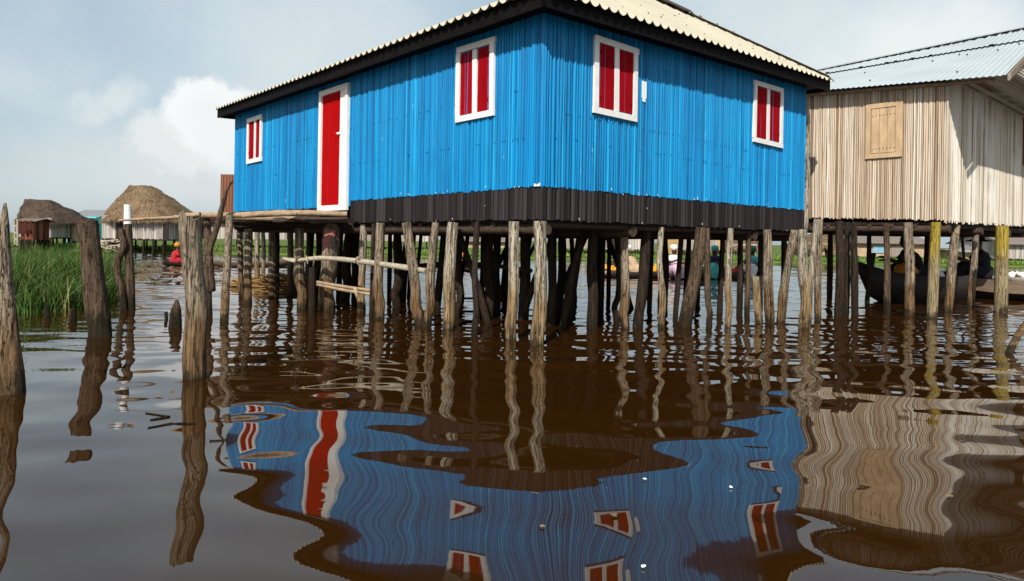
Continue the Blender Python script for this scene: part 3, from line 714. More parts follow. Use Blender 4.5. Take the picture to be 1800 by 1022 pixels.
# rusty sheet left of the house
m_ = MB(); p = at(388, 306, 15.2); q = at(412, 306, 15.2); zb = at(390, 378, 15.2).z
n_ = 22; vs = []
for i in range(n_+1):
    s_ = p.lerp(q, i/n_); w_ = .015*math.sin(i*1.3)
    vs += [V(s_.x, s_.y+w_, zb), V(s_.x, s_.y+w_, p.z-.01*(i % 3)), V(s_.x, s_.y+w_+.02, p.z-.01*(i % 3)), V(s_.x, s_.y+w_+.02, zb)]
m_.add(vs, [(i*4+j, i*4+4+j, i*4+4+(j+1) % 4, i*4+(j+1) % 4) for i in range(n_) for j in range(4)], 0, False)
tag(m_.build('rusty_sheet', M['rust']), 'rusty brown sheet standing upright at the left end of the house', 'metal sheet')
# ------------------------------------------------------------------ tan house on the right
K = V(7.4, 11.7); T = V(7.8, 10.86)
th_ = thing('stilt_house', 'unpainted tan cane house with zinc roof on stilts', 'house', (K.x, K.y, 0))
rr = random.Random(23); ZF = 1.61
LT = 4.0; LG = 6.1
def tone_t(r, t): return min(1, max(0, r.gauss(.5, .27)))
m_ = MB(); ribs(m_, K, U, NL, LT, lambda t: ZF+.03*t+.01, lambda t: 3.955+.068*t, .033, .022, rr, 6, .42, tone=tone_t, ends=.02); m_.build('wall', M['tan'], th_)
m_ = MB(); ribs(m_, K, W, NR, LG, lambda t: ZF-.02+.015*t, lambda t: min(4.2, 3.95+.47*min(t, LG-t)), .048, .016, rr, 6, .5, tone=tone_t, ends=.03); m_.build('wall', M['pale'], th_)
m_ = MB(); ribs(m_, K+U*LT, W, U, LG, lambda t: ZF, lambda t: 3.95, .12, .02, rr, 2, .3, tone=tone_t); m_.build('wall', M['tan'], th_)
m_ = MB(); ribs(m_, K+W*LG, U, W, LT, lambda t: ZF, lambda t: 3.95, .12, .02, rr, 2, .3, tone=tone_t); m_.build('wall', M['tan'], th_)
m_ = MB(); m_.log([at(1413, 402, 12.25), at(1417, 280, 12.25), at(1415, 172, 12.25)], [.075, .07, .07], 10, .15, 16, .08, .9); m_.build('corner_post', M['bark_pale'], th_)
m_ = MB(); m_.log([K+V(0, 0, ZF-.03), K+V(.0, -.01, 3.94)], [.022, .02], 8, .1, 2, .2, .45); m_.build('corner_stem', M['tan'], th_)
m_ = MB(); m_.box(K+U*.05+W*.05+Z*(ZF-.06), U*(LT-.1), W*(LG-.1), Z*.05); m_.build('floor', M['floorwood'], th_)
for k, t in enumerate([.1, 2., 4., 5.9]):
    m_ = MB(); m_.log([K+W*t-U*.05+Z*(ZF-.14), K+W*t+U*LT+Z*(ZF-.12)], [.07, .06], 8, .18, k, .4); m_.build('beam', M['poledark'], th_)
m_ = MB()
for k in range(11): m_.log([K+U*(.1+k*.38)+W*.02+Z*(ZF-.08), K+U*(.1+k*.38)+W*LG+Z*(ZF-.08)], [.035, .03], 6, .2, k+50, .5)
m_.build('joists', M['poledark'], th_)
# roof: eave line from T along U, ridge 3.3 m in
ZE, SP, RWD = 3.89, .47, 3.3; LR = 6.9
rf = MB()
ZR = ZE+SP*RWD
zt = lambda s: ZE+.03+.07*s
sp_ = lambda s: (ZR-.03*s-zt(s))/RWD
corr(rf, T, U, W, LR, zt, lambda s: 2.35, .092, .007, sp_, .05)
corr(rf, T+W*2.22, U, W, LR, lambda s: zt(s)+sp_(s)*2.22, lambda s: RWD-2.22, .092, .007, sp_, .0, zoff=.034)
corr(rf, T+W*(2*RWD), U, -W, LR, zt, lambda s: RWD, .092, .007, sp_, .05)
rf.cur = 1
n_ = int(LR/.092*4)
for s in range(int(LR/.17)):
    p = T+U*(s*.17+.02)+W*(RWD-.16); rf.box(V(p.x, p.y, zt(s*.17)+sp_(s*.17)*(RWD-.16)+.045), U*.10, W*.16+Z*sp_(s*.17)*.16, Z*.012)
    if R.random() < .42:
        p = T+U*(s*.17+.02+R.uniform(-.02, .02))+W*(2.215); rf.box(V(p.x, p.y, zt(s*.17)+sp_(s*.17)*2.215+.030), U*R.uniform(.05, .11), W*.025+Z*sp_(s*.17)*.025, Z*.018)
for i in range(14):
    s, q = R.uniform(.2, 6), R.uniform(.1, 2.1); p = T+U*s+W*q; rf.lathe(V(p.x, p.y, zt(s)+sp_(s)*q+.008), [(.014, 0), (.014, .02), (.001, .024)], 6)
ro = rf.build('roof', (M['zinc'], M['fascia']), th_)
m_ = MB(); m_.bar(T+W*RWD+Z*(ZR+.05), T+W*RWD+U*LR+Z*(ZR-.03*LR+.05), .16, .025); m_.build('ridge_cap', M['zinc'], ro)
# barge boards, gable slats, flat slatted soffit under the gable overhang
for s0, sg in ((0, 1), (2*RWD, -1)):
    m_ = MB(); a = T+W*s0+NR*.015+Z*(ZE-.075); b_ = T+W*RWD+NR*.015+Z*(ZE+SP*RWD-.075)
    m_.box(a, b_-a, NR*.03, Z*.10); m_.build('barge_board', M['pale'], th_)
sl = MB(); z = 4.06; k = 0
while z < ZE+SP*RWD-.08:
    w0 = max(.28, (z-ZE+.06)/SP); w1 = 2*RWD-w0
    sl.log([T+W*w0-NR*.02+Z*z, T+W*(w0+w1)/2-NR*.02+Z*(z+.01), T+W*w1-NR*.02+Z*z], [.019, .019, .019], 6, .15, k, .5, rr.random()); z += .056; k += 1
for k in range(17):
    sl.log([T+W*.44-NR*(.04+k*.052)+Z*(4.05+.002*(k % 3)), T+W*(2*RWD-.44)-NR*(.04+k*.052)+Z*4.06], [.019, .019], 6, .15, k+40, .5, rr.random())
sl.build('gable_slats', M['pale'], th_)  # paler cane here stands in for light bounced up off the water
m_ = MB(); m_.add([T+W*.48-NR*.03+Z*4.085, T+W*(2*RWD-.48)-NR*.03+Z*4.085, T+W*(2*RWD-.48)-NR*.95+Z*4.085, T+W*.48-NR*.95+Z*4.085], [(0, 1, 2, 3)], 0, False)
m_.add([T+W*.40-NR*.04+Z*4.07, T+W*(2*RWD-.40)-NR*.04+Z*4.07, T+W*RWD-NR*.04+Z*(ZE+SP*RWD-.05)], [(0, 1, 2)], 0, False); m_.build('gable_lining', M['polewood'], th_)  # lining colour lightened for the same water bounce
m_ = MB(); q = at(1763, 146, 11.4); m_.bar(V(q.x, q.y, 3.86), V(q.x, q.y, 4.05), .008, .008); m_.build('string', M['rope'], th_)
m_ = MB(); m_.log([T+W*.2+Z*3.90+U*.2, T+W*.2+U*4.9+Z*4.22], [.035, .035], 8, .12, 8, .3); m_.build('wall_plate', M['polewood'], th_)
# raw timber shutter on the tan wall
a, b_, z0, z1 = span(K, NL, U, [(1523, 183), (1589, 180), (1587, 276), (1524, 280)])
if a > b_: a, b_ = b_, a
m_ = MB(); o = K+NL*.022; fw = .085
m_.box(o+U*a+Z*z0, U*(b_-a), NL*.03, Z*fw); m_.box(o+U*a+Z*(z1-fw), U*(b_-a), NL*.03, Z*fw); m_.box(o+U*a+Z*(z0+fw), U*fw*1.3, NL*.03, Z*(z1-z0-2*fw)); m_.box(o+U*(b_-fw)+Z*(z0+fw), U*fw, NL*.03, Z*(z1-z0-2*fw))
wo = m_.build('window', M['shutterwood'], th_)
nb_ = 3; bw = (b_-a-fw*2.3-.016)/nb_
m_ = MB()
for k in range(nb_): m_.box(o+U*(a+fw*1.3+.008+bw*k)+Z*(z0+fw+.01), U*(bw-.006), NL*(.016+.002*k), Z*(z1-z0-2*fw-.02))
so_ = m_.build('shutter', M['shutterwood'], wo)
m_ = MB()
for zz in (.17, .78):
    for k in range(7): m_.lathe(o+U*(a+fw*1.6+k*(b_-a-fw*3)/6)+NL*.018+Z*(z0+(z1-z0)*zz+R.uniform(-.01, .01)), [(.008, -.008), (.008, .008)], 6)
m_.build('nail_heads', M['poledark'], wo)
m_ = MB(); p = hit(K, NR, 1797, 206); q = hit(K, NR, 1797, 290); t0 = (p-K).dot(W); o = K+NR*.02
m_.box(o+W*t0+Z*q.z, W*.7, NR*.03, Z*(p.z-q.z)); wo = m_.build('window', M['brick'], th_)
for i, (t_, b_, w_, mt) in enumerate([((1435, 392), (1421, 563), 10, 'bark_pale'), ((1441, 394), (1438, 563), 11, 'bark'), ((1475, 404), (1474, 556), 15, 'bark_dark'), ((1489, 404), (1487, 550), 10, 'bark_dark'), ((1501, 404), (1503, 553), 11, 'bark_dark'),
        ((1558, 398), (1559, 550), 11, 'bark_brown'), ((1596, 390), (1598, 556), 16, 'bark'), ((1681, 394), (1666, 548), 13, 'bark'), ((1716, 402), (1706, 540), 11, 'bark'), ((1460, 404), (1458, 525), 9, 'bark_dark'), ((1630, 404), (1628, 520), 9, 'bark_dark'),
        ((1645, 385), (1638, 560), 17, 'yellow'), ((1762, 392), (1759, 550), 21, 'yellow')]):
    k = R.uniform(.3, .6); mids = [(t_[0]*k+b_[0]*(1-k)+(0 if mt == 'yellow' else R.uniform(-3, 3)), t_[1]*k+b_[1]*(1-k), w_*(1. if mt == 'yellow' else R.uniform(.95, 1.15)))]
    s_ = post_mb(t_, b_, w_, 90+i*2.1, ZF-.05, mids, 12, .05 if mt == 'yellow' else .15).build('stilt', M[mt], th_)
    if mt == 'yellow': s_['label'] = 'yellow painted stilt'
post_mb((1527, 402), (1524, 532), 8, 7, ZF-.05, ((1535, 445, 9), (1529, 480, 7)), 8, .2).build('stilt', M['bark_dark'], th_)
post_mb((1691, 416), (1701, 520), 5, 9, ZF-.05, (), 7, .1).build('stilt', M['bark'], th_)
# ------------------------------------------------------------------ far shore houses
def P40(px, py, d): return at(px, py, d)
def thatched(name, label, x0, x1, yr, ridge, ye, yb, d, dep, mat, wallmat, inset=.35, doors=(), ground=.3, seed=1):
    """hip thatched hut on low stilts seen across the water; pixel x extents of eaves and ridge"""
    a, b_ = P40(x0, ye, d), P40(x1, ye, d); zr = P40((x0+x1)/2, yr, d+dep/2).z; ze_ = (a.z+b_.z)/2; zb = P40((x0+x1)/2, yb, d).z
    X0, X1 = a.x, b_.x; r0, r1 = P40(ridge[0], yr, d+dep/2).x, P40(ridge[1], yr, d+dep/2).x
    X1 = P40(x1, ye, d+dep*.25).x if x1 < 900 else X1
    t = thing(name, label, 'house', ((X0+X1)/2, d+dep/2, 0), 'houses on the far shore')
    rr = random.Random(seed)
    rows_ = 29; n = 72; vs = []; m_ = MB()
    for j in range(rows_):
        f = j/(rows_-1); ff = f**1.2
        for k in range(n):
            th = 2*math.pi*k/n; c_, s_ = math.cos(th), math.sin(th); e = .55
            ex = math.copysign(abs(c_)**e, c_); ey = math.copysign(abs(s_)**e, s_)
            lx, ly = X0+(X1-X0)*(ex+1)/2, d+dep*(ey+1)/2
            rx, ry = r0+(r1-r0)*(ex+1)/2, d+dep/2+ey*.12
            q = V(lx+(rx-lx)*ff, ly+(ry-ly)*ff, ze_+(zr-ze_)*f)
            crs = (1-(f*7) % 1)*.05*(1-f); q += V(ex, ey, 0)*crs
            q += V(1, 1, 1)*(.075*noise.noise(q*1.7+V(seed, 0, 0)))+V(0, 0, .06*noise.noise(q*6))
            vs.append(q)
    fs = [(i*n+k, i*n+(k+1) % n, (i+1)*n+(k+1) % n, (i+1)*n+k) for i in range(rows_-1) for k in range(n)]+[tuple((rows_-1)*n+k for k in range(n))]
    m_.add(vs, fs, .5)
    for i in range(4200):                                   # loose straw over the slopes and a ragged fringe at the eaves
        k = rr.randrange(n); f = rr.random() if i < 3000 else 0.
        i0_ = int(f*(rows_-1)); i0_ = min(i0_, rows_-2); fr = f*(rows_-1)-i0_
        q = vs[i0_*n+k].lerp(vs[(i0_+1)*n+k], fr).lerp(vs[i0_*n+(k+1) % n].lerp(vs[(i0_+1)*n+(k+1) % n], fr), rr.random())
        dn = (vs[k]-vs[(rows_-1)*n+k]).normalized()
        L_ = rr.uniform(.12, .32); e_ = q+dn*L_+V(rr.gauss(0, .05), rr.gauss(0, .05), rr.uniform(.0, .05))
        if i >= 3000: e_ = q+V(dn.x*.1, dn.y*.1, -L_*.8)
        sd_ = dn.cross(Z).normalized()*.018; up = V(0, 0, .03)
        m_.add([q-sd_+up, q+sd_+up, e_+up*.6], [(0, 1, 2)], rr.random())
    m_.build('roof', mat, t)
    w0, w1 = X0+inset, X1-inset*1.2; y0, y1 = d+inset, d+dep-inset
    m_ = MB(); zt_ = lambda q: ze_+.3
    for P_, d_, n_, L_ in ((V(w0, y0), V(1, 0), V(0, -1), w1-w0), (V(w1, y0), V(0, 1), V(1, 0), y1-y0), (V(w0, y1), V(1, 0), V(0, 1), w1-w0), (V(w0, y0), V(0, 1), V(-1, 0), y1-y0)):
        ribs(m_, P_, d_, n_, L_, lambda q: zb, zt_, .16, .03, rr, 1, .4, ends=.04)
    m_.build('wall', wallmat, t)
    m_ = MB(); m_.box(V(w0, y0+.02, zb-.1), V(w1-w0, 0), V(0, y1-y0-.04), Z*.09); m_.build('floor', M['floorwood'], t)
    for (xa, xb) in doors:
        pa, pb = P40(xa, ye, y0), P40(xb, ye, y0)
        m_ = MB(); m_.box(V(pa.x, y0-.06, zb-.08), V(pb.x-pa.x, 0), V(0, .05), Z*(ze_-zb+.1)); m_.build('door', M['hull_dark'], t)
    for i in range(7):
        for j in range(3):
            x = w0+(w1-w0)*(i+.1)/6.2; y = y0+(y1-y0)*j/2
            m_ = MB(); m_.log([V(x, y, ground-.4), V(x+rr.uniform(-.1, .1), y, zb-.05)], [.07, .06], 6, .2, i+j, .3); m_.build('stilt', M['bark_dark'], t)
    return t
thatched('thatched_hut', 'big thatched hut with tall golden brown roof on the far shore', 158, 320, 327, (228, 268), 388, 420, 41, 6.0, M['thatch'], M['farwall'], .45, [(205, 217), (287, 297)], seed=3)
thatched('thatched_hut', 'smaller dark thatched hut at the far left with grey walls', 12, 120, 352, (42, 88), 391, 417, 44, 5.5, M['thatch_dark'], M['farwall'], .4, [(80, 86)], seed=5)
def gabled(name, label, x0, x1, yr, ye, yb, d, dep, roofmat, wallmat, ground=.3, extra=None, stilts=True, over=.3):
    a, b_ = P40(x0, ye, d), P40(x1, ye, d); zr = P40((x0+x1)/2, yr, d+dep/2).z; ze_ = (a.z+b_.z)/2; zb = P40((x0+x1)/2, yb, d).z
    X0, X1 = a.x, b_.x
    t = thing(name, label, 'house', ((X0+X1)/2, d+dep/2, 0), 'houses on the far shore'); rr = random.Random(int(x0))
    m_ = MB()
    sl_ = (zr-ze_)/(dep/2)
    corr(m_, V(X0, d), V(1, 0), V(0, 1), X1-X0, lambda s: ze_, lambda s: dep/2, .18, .02, sl_, .1); corr(m_, V(X0, d+dep), V(1, 0), V(0, -1), X1-X0, lambda s: ze_, lambda s: dep/2, .18, .02, sl_, .1)
    m_.build('roof', roofmat, t)
    m_ = MB(); w0, w1 = X0+over, X1-over; y0, y1 = d+over, d+dep-over
    for P_, d_, n_, L_ in ((V(w0, y0), V(1, 0), V(0, -1), w1-w0), (V(w1, y0), V(0, 1), V(1, 0), y1-y0), (V(w0, y1), V(1, 0), V(0, 1), w1-w0), (V(w0, y0), V(0, 1), V(-1, 0), y1-y0)):
        ribs(m_, P_, d_, n_, L_, lambda q: zb, lambda q: ze_+.08, .2, .03, rr, 1, .4, ends=.03)
    for xx in (w0+.01, w1-.01): m_.add([V(xx, y0, ze_), V(xx, y1, ze_), V(xx, (y0+y1)/2, zr-.05)], [(0, 1, 2)], .5, False)
    m_.build('wall', wallmat, t)
    if stilts:
        for i in range(6):
            for j in range(2):
                x = w0+(w1-w0)*(i+.1)/5.2; y = y0+(y1-y0)*j
                m_ = MB(); m_.log([V(x, y, ground-.5), V(x, y, zb-.01)], [.07, .06], 6, .2, i, .4); m_.build('stilt', M['bark_dark'], t)
    for (xa, xb, ya, yb_, mt, nm) in extra or ():
        pa, pb = P40(xa, ya, y0), P40(xb, yb_, y0)
        m_ = MB(); m_.box(V(pa.x, y0-.09, pb.z), V(pb.x-pa.x, 0), V(0, .055), Z*(pa.z-pb.z)); m_.build(nm, M[mt], t)
    return t
gabled('shore_house', 'small turquoise house with grey sheet roof between the thatched huts', 112, 170, 369, 383, 428, 50, 5, M['greyroof'], M['turq'], stilts=False, over=.06, extra=[(120, 127, 390, 428, 'sand', 'door')])
gabled('shore_house', 'low orange brown shed at the far left behind the pointed post', 22, 62, 384, 389, 422, 41, 2, M['brownroof'], M['redplank'], stilts=True)
gabled('shore_house', 'low orange walled annex between the dark hut and turquoise house', 112, 133, 388, 392, 424, 46, 2.4, M['rust'], M['sand'], stilts=False)
gabled('shore_house', 'long grey plank house behind the landing stilts', 345, 575, 380, 392, 421, 46, 6, M['brownroof'], M['farwall'], extra=[(420, 428, 398, 421, 'hull_dark', 'door'), (505, 514, 398, 421, 'hull_dark', 'door')])
gabled('shore_house', 'grey house seen between the stilts left of the corner', 590, 760, 384, 394, 424, 48, 6, M['brownroof'], M['farwall'], extra=[(660, 668, 400, 424, 'hull_dark', 'door')])
gabled('shore_house', 'low dark roofed house behind the orange clothed paddler', 796, 905, 416, 425, 444, 60, 6, M['brownroof'], M['sand'])
gabled('shore_house', 'pale walled house behind the market canoes', 985, 1160, 392, 400, 438, 46, 6, M['greyroof'], M['farwall'], extra=[(1066, 1084, 408, 436, 'hull_dark', 'door')])
gabled('shore_house', 'pale plank house with ochre panel behind the woman in teal', 1180, 1275, 393, 401, 440, 44.5, 6, M['greyroof'], M['farwall'], extra=[(1261, 1270, 408, 440, 'goods_tan', 'door')])
thatched('thatched_hut', 'small brown thatched hut seen past the right end of the blue house', 1282, 1345, 413, (1300, 1322), 437, 448, 47, 5, M['thatch'], M['farwall'], .35, seed=8)
thatched('thatched_hut', 'small golden thatched hut under the left end of the tan house', 1422, 1478, 407, (1440, 1452), 436, 449, 46, 5, M['thatch'], M['sand'], .35, [(1450, 1456)], seed=9)
gabled('shore_house', 'long brown roofed house with a pale blue panel under the tan house', 1494, 1640, 404, 428, 452, 48, 7, M['brownroof'], M['sand'], extra=[(1534, 1553, 431, 445, 'bluepanel', 'shutter'), (1566, 1586, 432, 452, 'farwall', 'door')])
gabled('shore_house', 'grey roofed house at the far right behind the yellow stilt', 1765, 1880, 409, 430, 456, 44, 6, M['brownroof'], M['farwall'])
gabled('shore_house', 'low pale fence like shed between the yellow stilts', 1690, 1752, 440, 444, 462, 46, 4, M['greyroof'], M['sand'])
# ladder frame, boards and rubble by the dark hut
m_ = MB()
for (a, b_) in (((25, 385), (27, 430)), ((31, 385), (31, 432)), ((25, 398), (31, 398)), ((25, 410), (31, 410)), ((26, 421), (31, 421))): m_.log([at(*a, 39.5), at(*b_, 39.5)], [.06, .06], 6, .2, a[0], .4)
tag(m_.build('pole_frame', M['twig']), 'rickety pole frame leaning by the orange shed', 'frame')
m_ = MB(); p = at(32, 388, 40.3); q = at(60, 412, 40.3)
for k in range(6): m_.box(V(p.x+(q.x-p.x)*k/6, p.y+.01*(k % 2), q.z-.15*(k % 2)), V((q.x-p.x)/6.2, 0), V(0, .04), Z*(p.z-q.z))
tag(m_.build('board_screen', M['redplank']), 'dark red board screen in front of the small dark hut', 'screen')
m_ = MB(); rr = random.Random(4)
for k in range(60):
    p = at(rr.uniform(178, 208), rr.uniform(424, 440), 41+rr.random()); a = rr.uniform(0, 3.14)
    m_.log([p, p+V(math.cos(a)*.8, .2, math.sin(a)*.25)], [.05, .04], 5, .3, k, .3)
tag(m_.build('driftwood_heap', M['twig']), 'heap of broken driftwood below the big thatched hut', 'driftwood')
# reed heaps and floating weed
def reed_heap(lab, x0, x1, yt, yb, seed, n=420):
    m_ = MB(); rr = random.Random(seed); a, b_ = water(x0, yb), water(x1, yb); h = at(x0, yt, a.y).z
    for k in range(n):
        f = rr.random(); p = a.lerp(b_, f)+V(0, rr.uniform(0, .8), 0); p.z = h*rr.random()**1.3*(.5+.5*math.sin(f*3.1+.2))
        g_ = rr.gauss(0, .5); L_ = rr.uniform(.2, .5)
        q = p+V(math.cos(g_)*L_, rr.uniform(-.15, .15), math.sin(g_)*L_*.35); q.z = max(-.05, q.z)
        m_.log([p, q], [.012, .008], 4, .1, k, 9, rr.random(), False)
    m_.log([V(a.x, a.y+.5, 0), V((a.x+b_.x)/2, a.y+.5, h*.2), V(b_.x, b_.y+.5, 0)], [.1, h*.38, .1], 8, .4, seed, .2, .1)
    return tag(m_.build('reed_heap', M['reed']), lab, 'reed heap', 'reed heaps in the water')
reed_heap('heap of orange cut reeds floating under the landing', 440, 478, 484, 514, 1)
reed_heap('low strip of cut reeds in the water under the door', 484, 522, 488, 512, 2)
reed_heap('flat scatter of yellow reeds left of the landing stilts', 396, 420, 488, 506, 3, 160)
m_ = MB(); rr = random.Random(9)
for k in range(1500):
    px = rr.uniform(236, 400) if k < 1050 else rr.uniform(100, 440); py = 452+rr.random()**.8*48
    if noise.noise(V(px*.02, py*.16, 0)) < -.02: continue
    p = water(px, py); r_ = rr.uniform(.03, .13); a = rr.uniform(0, 6.28)
    m_.add([p+V(math.cos(a+q)*r_*rr.uniform(.5, 1), math.sin(a+q)*r_*rr.uniform(.5, 1), .006+rr.uniform(0, .03)) for q in (0, 1.3, 2.4, 3.5, 4.9)], [(0, 1, 2, 3, 4)], rr.random(), False)
tag(m_.build('floating_weed', M['leaf']), 'scattered brown weed and debris floating off the far left shore', 'weed', kind='stuff')
# floating leaves and twigs near the camera
def leaf(lab, px, py, size, mat, seed):
    p = water(px, py); p.z = wave(p.x, p.y)+.002; rr = random.Random(seed); a = rr.uniform(0, 6.28); m_ = MB(); vs = []
    for k in range(12):
        q = 2*math.pi*k/12; r_ = size*(.55+.45*abs(math.cos(q)))*rr.uniform(.85, 1.1)
        r_ *= .75; vs.append(p+V(math.cos(q+a)*r_, math.sin(q+a)*r_*.6, .004+.006*rr.random()))
    vs.append(p+Z*.012); m_.add(vs, [(k, (k+1) % 12, 12) for k in range(12)], rr.random())
    tag(m_.build('floating_leaf', M[mat]), lab, 'leaf', 'leaves floating near the camera')
leaf('small curled leaf floating left of the stout post', 231, 747, .028, 'leaf', 1)
leaf('ring shaped dead leaf floating near the stout post', 280, 697, .05, 'leaf', 2)
leaf('pale scrap floating in the blue reflection right of centre', 1133, 847, .022, 'paper', 3)
leaf('white scrap floating near the bottom under the right window', 1131, 1000, .018, 'paper', 4)
leaf('dead brown leaf floating in the middle of the blue reflection', 1080, 910, .032, 'leaf', 5)
leaf('small dark leaf floating at bottom centre', 953, 926, .025, 'leaf', 6)
leaf('tiny leaf floating in the tan reflection', 1668, 872, .03, 'leaf', 7)
leaf('white flake floating near the right window reflection', 1285, 858, .018, 'paper', 8)
for pts, lab in ((((256, 727), (298, 733), (264, 738)), 'bent dark twig floating in a sharp V left of the stout post'), (((260, 752), (300, 744), (345, 744)), 'long thin twig floating just left of the stout post')):
    m_ = MB(); q_ = [water(*p) for p in pts]; m_.log([V(p.x, p.y, wave(p.x, p.y)+.004) for a_, b2 in zip(q_, q_[1:]) for p in (a_, a_.lerp(b2, .33), a_.lerp(b2, .67))]+[V(q_[-1].x, q_[-1].y, wave(q_[-1].x, q_[-1].y)+.004)], [.004]*3+[.006]*3+[.004], 6, .2, 1, .04); tag(m_.build('floating_twig', M['bark_dark']), lab, 'twig')
# ------------------------------------------------------------------ canoes
def canoe(label, A, B, beam, fb, mat, sheerA=.35, sheerB=.25, strake=None, draft=.12, rake=.0, nth=4):
    d = B-A; L_ = d.length; d.normalize(); s_ = V(d.y, -d.x)
    t = thing('canoe', label, 'canoe', tuple(A.lerp(B, .5)), 'canoes on the lagoon')
    ns, nc = 28, 9
    def sect(f, inner):
        x = 2*f-1; hw = beam/2*max(.03, (1-abs(x)**2.6))**.8; sh = sheerA*max(0, -x)**3.2+sheerB*max(0, x)**3.2
        zg = fb+sh; zb = -draft+sh*.75+(.10*abs(x)**3)
        if inner: hw = max(.012, hw-.035); zb += .05; zg -= 0
        r_ = []
        for k in range(nc):
            a = math.pi*(k/(nc-1)); yy = -math.cos(a); q = math.sin(a)**.65
            r_.append((hw*yy*(.78+.22*(1-q)), zg+(zb-zg)*q))
        return r_
    m_ = MB(); vs = []
    for inner in (False, True):
        for i in range(ns+1):
            f = i/ns
            for (yy, zz) in sect(f, inner): 
                ff = f-.0*zz
                vs.append(A+d*(L_*ff)-d*(rake*zz if f < .2 else 0)+s_*yy+Z*zz)
    o = (ns+1)*nc; fs = []
    for i in range(ns):
        for k in range(nc-1):
            fs.append((i*nc+k, i*nc+k+1, (i+1)*nc+k+1, (i+1)*nc+k)); fs.append((o+i*nc+k, o+(i+1)*nc+k, o+(i+1)*nc+k+1, o+i*nc+k+1))
        fs += [(i*nc, (i+1)*nc, o+(i+1)*nc, o+i*nc), (i*nc+nc-1, o+i*nc+nc-1, o+(i+1)*nc+nc-1, (i+1)*nc+nc-1)]
    fs += [tuple(range(nc))[::-1]+tuple(), tuple(ns*nc+k for k in range(nc))]
    m_.add(vs, fs); m_.build('hull', mat, t)
    for k in range(nth):
        f = (k+1)/(nth+1); x = 2*f-1; hw = beam/2*(1-abs(x)**2.6)**.8-.03
        p = A+d*(L_*f)+Z*(fb-.06); b2 = MB(); b2.box(p-s_*hw-d*.08, s_*2*hw, d*.16, Z*.03); b2.build('thwart', M['wood'], t)
    if strake:
        for sg in (-1, 1):
            m_ = MB(); vs = []
            for i in range(3, ns-2):
                f = i/ns; (yy, zg) = sect(f, False)[0 if sg < 0 else nc-1]
                for (oy, oz) in ((.012, .02), (.012, -.26), (.04, -.26), (.04, .02)): vs.append(A+d*(L_*f)-d*(rake*zg if f < .2 else 0)+s_*(yy+sg*oy)+Z*(zg+oz))
            k_ = ns-5
            m_.add(vs, [(i*4+j, i*4+4+j, i*4+4+(j+1) % 4, i*4+(j+1) % 4) for i in range(k_-1) for j in range(4)]+[(0, 1, 2, 3), ((k_-1)*4+3, (k_-1)*4+2, (k_-1)*4+1, (k_-1)*4)], 0, False)
            m_.build('strake', strake, t)
    return t, A, d, L_
def flat(p): return V(p.x, p.y, 0)
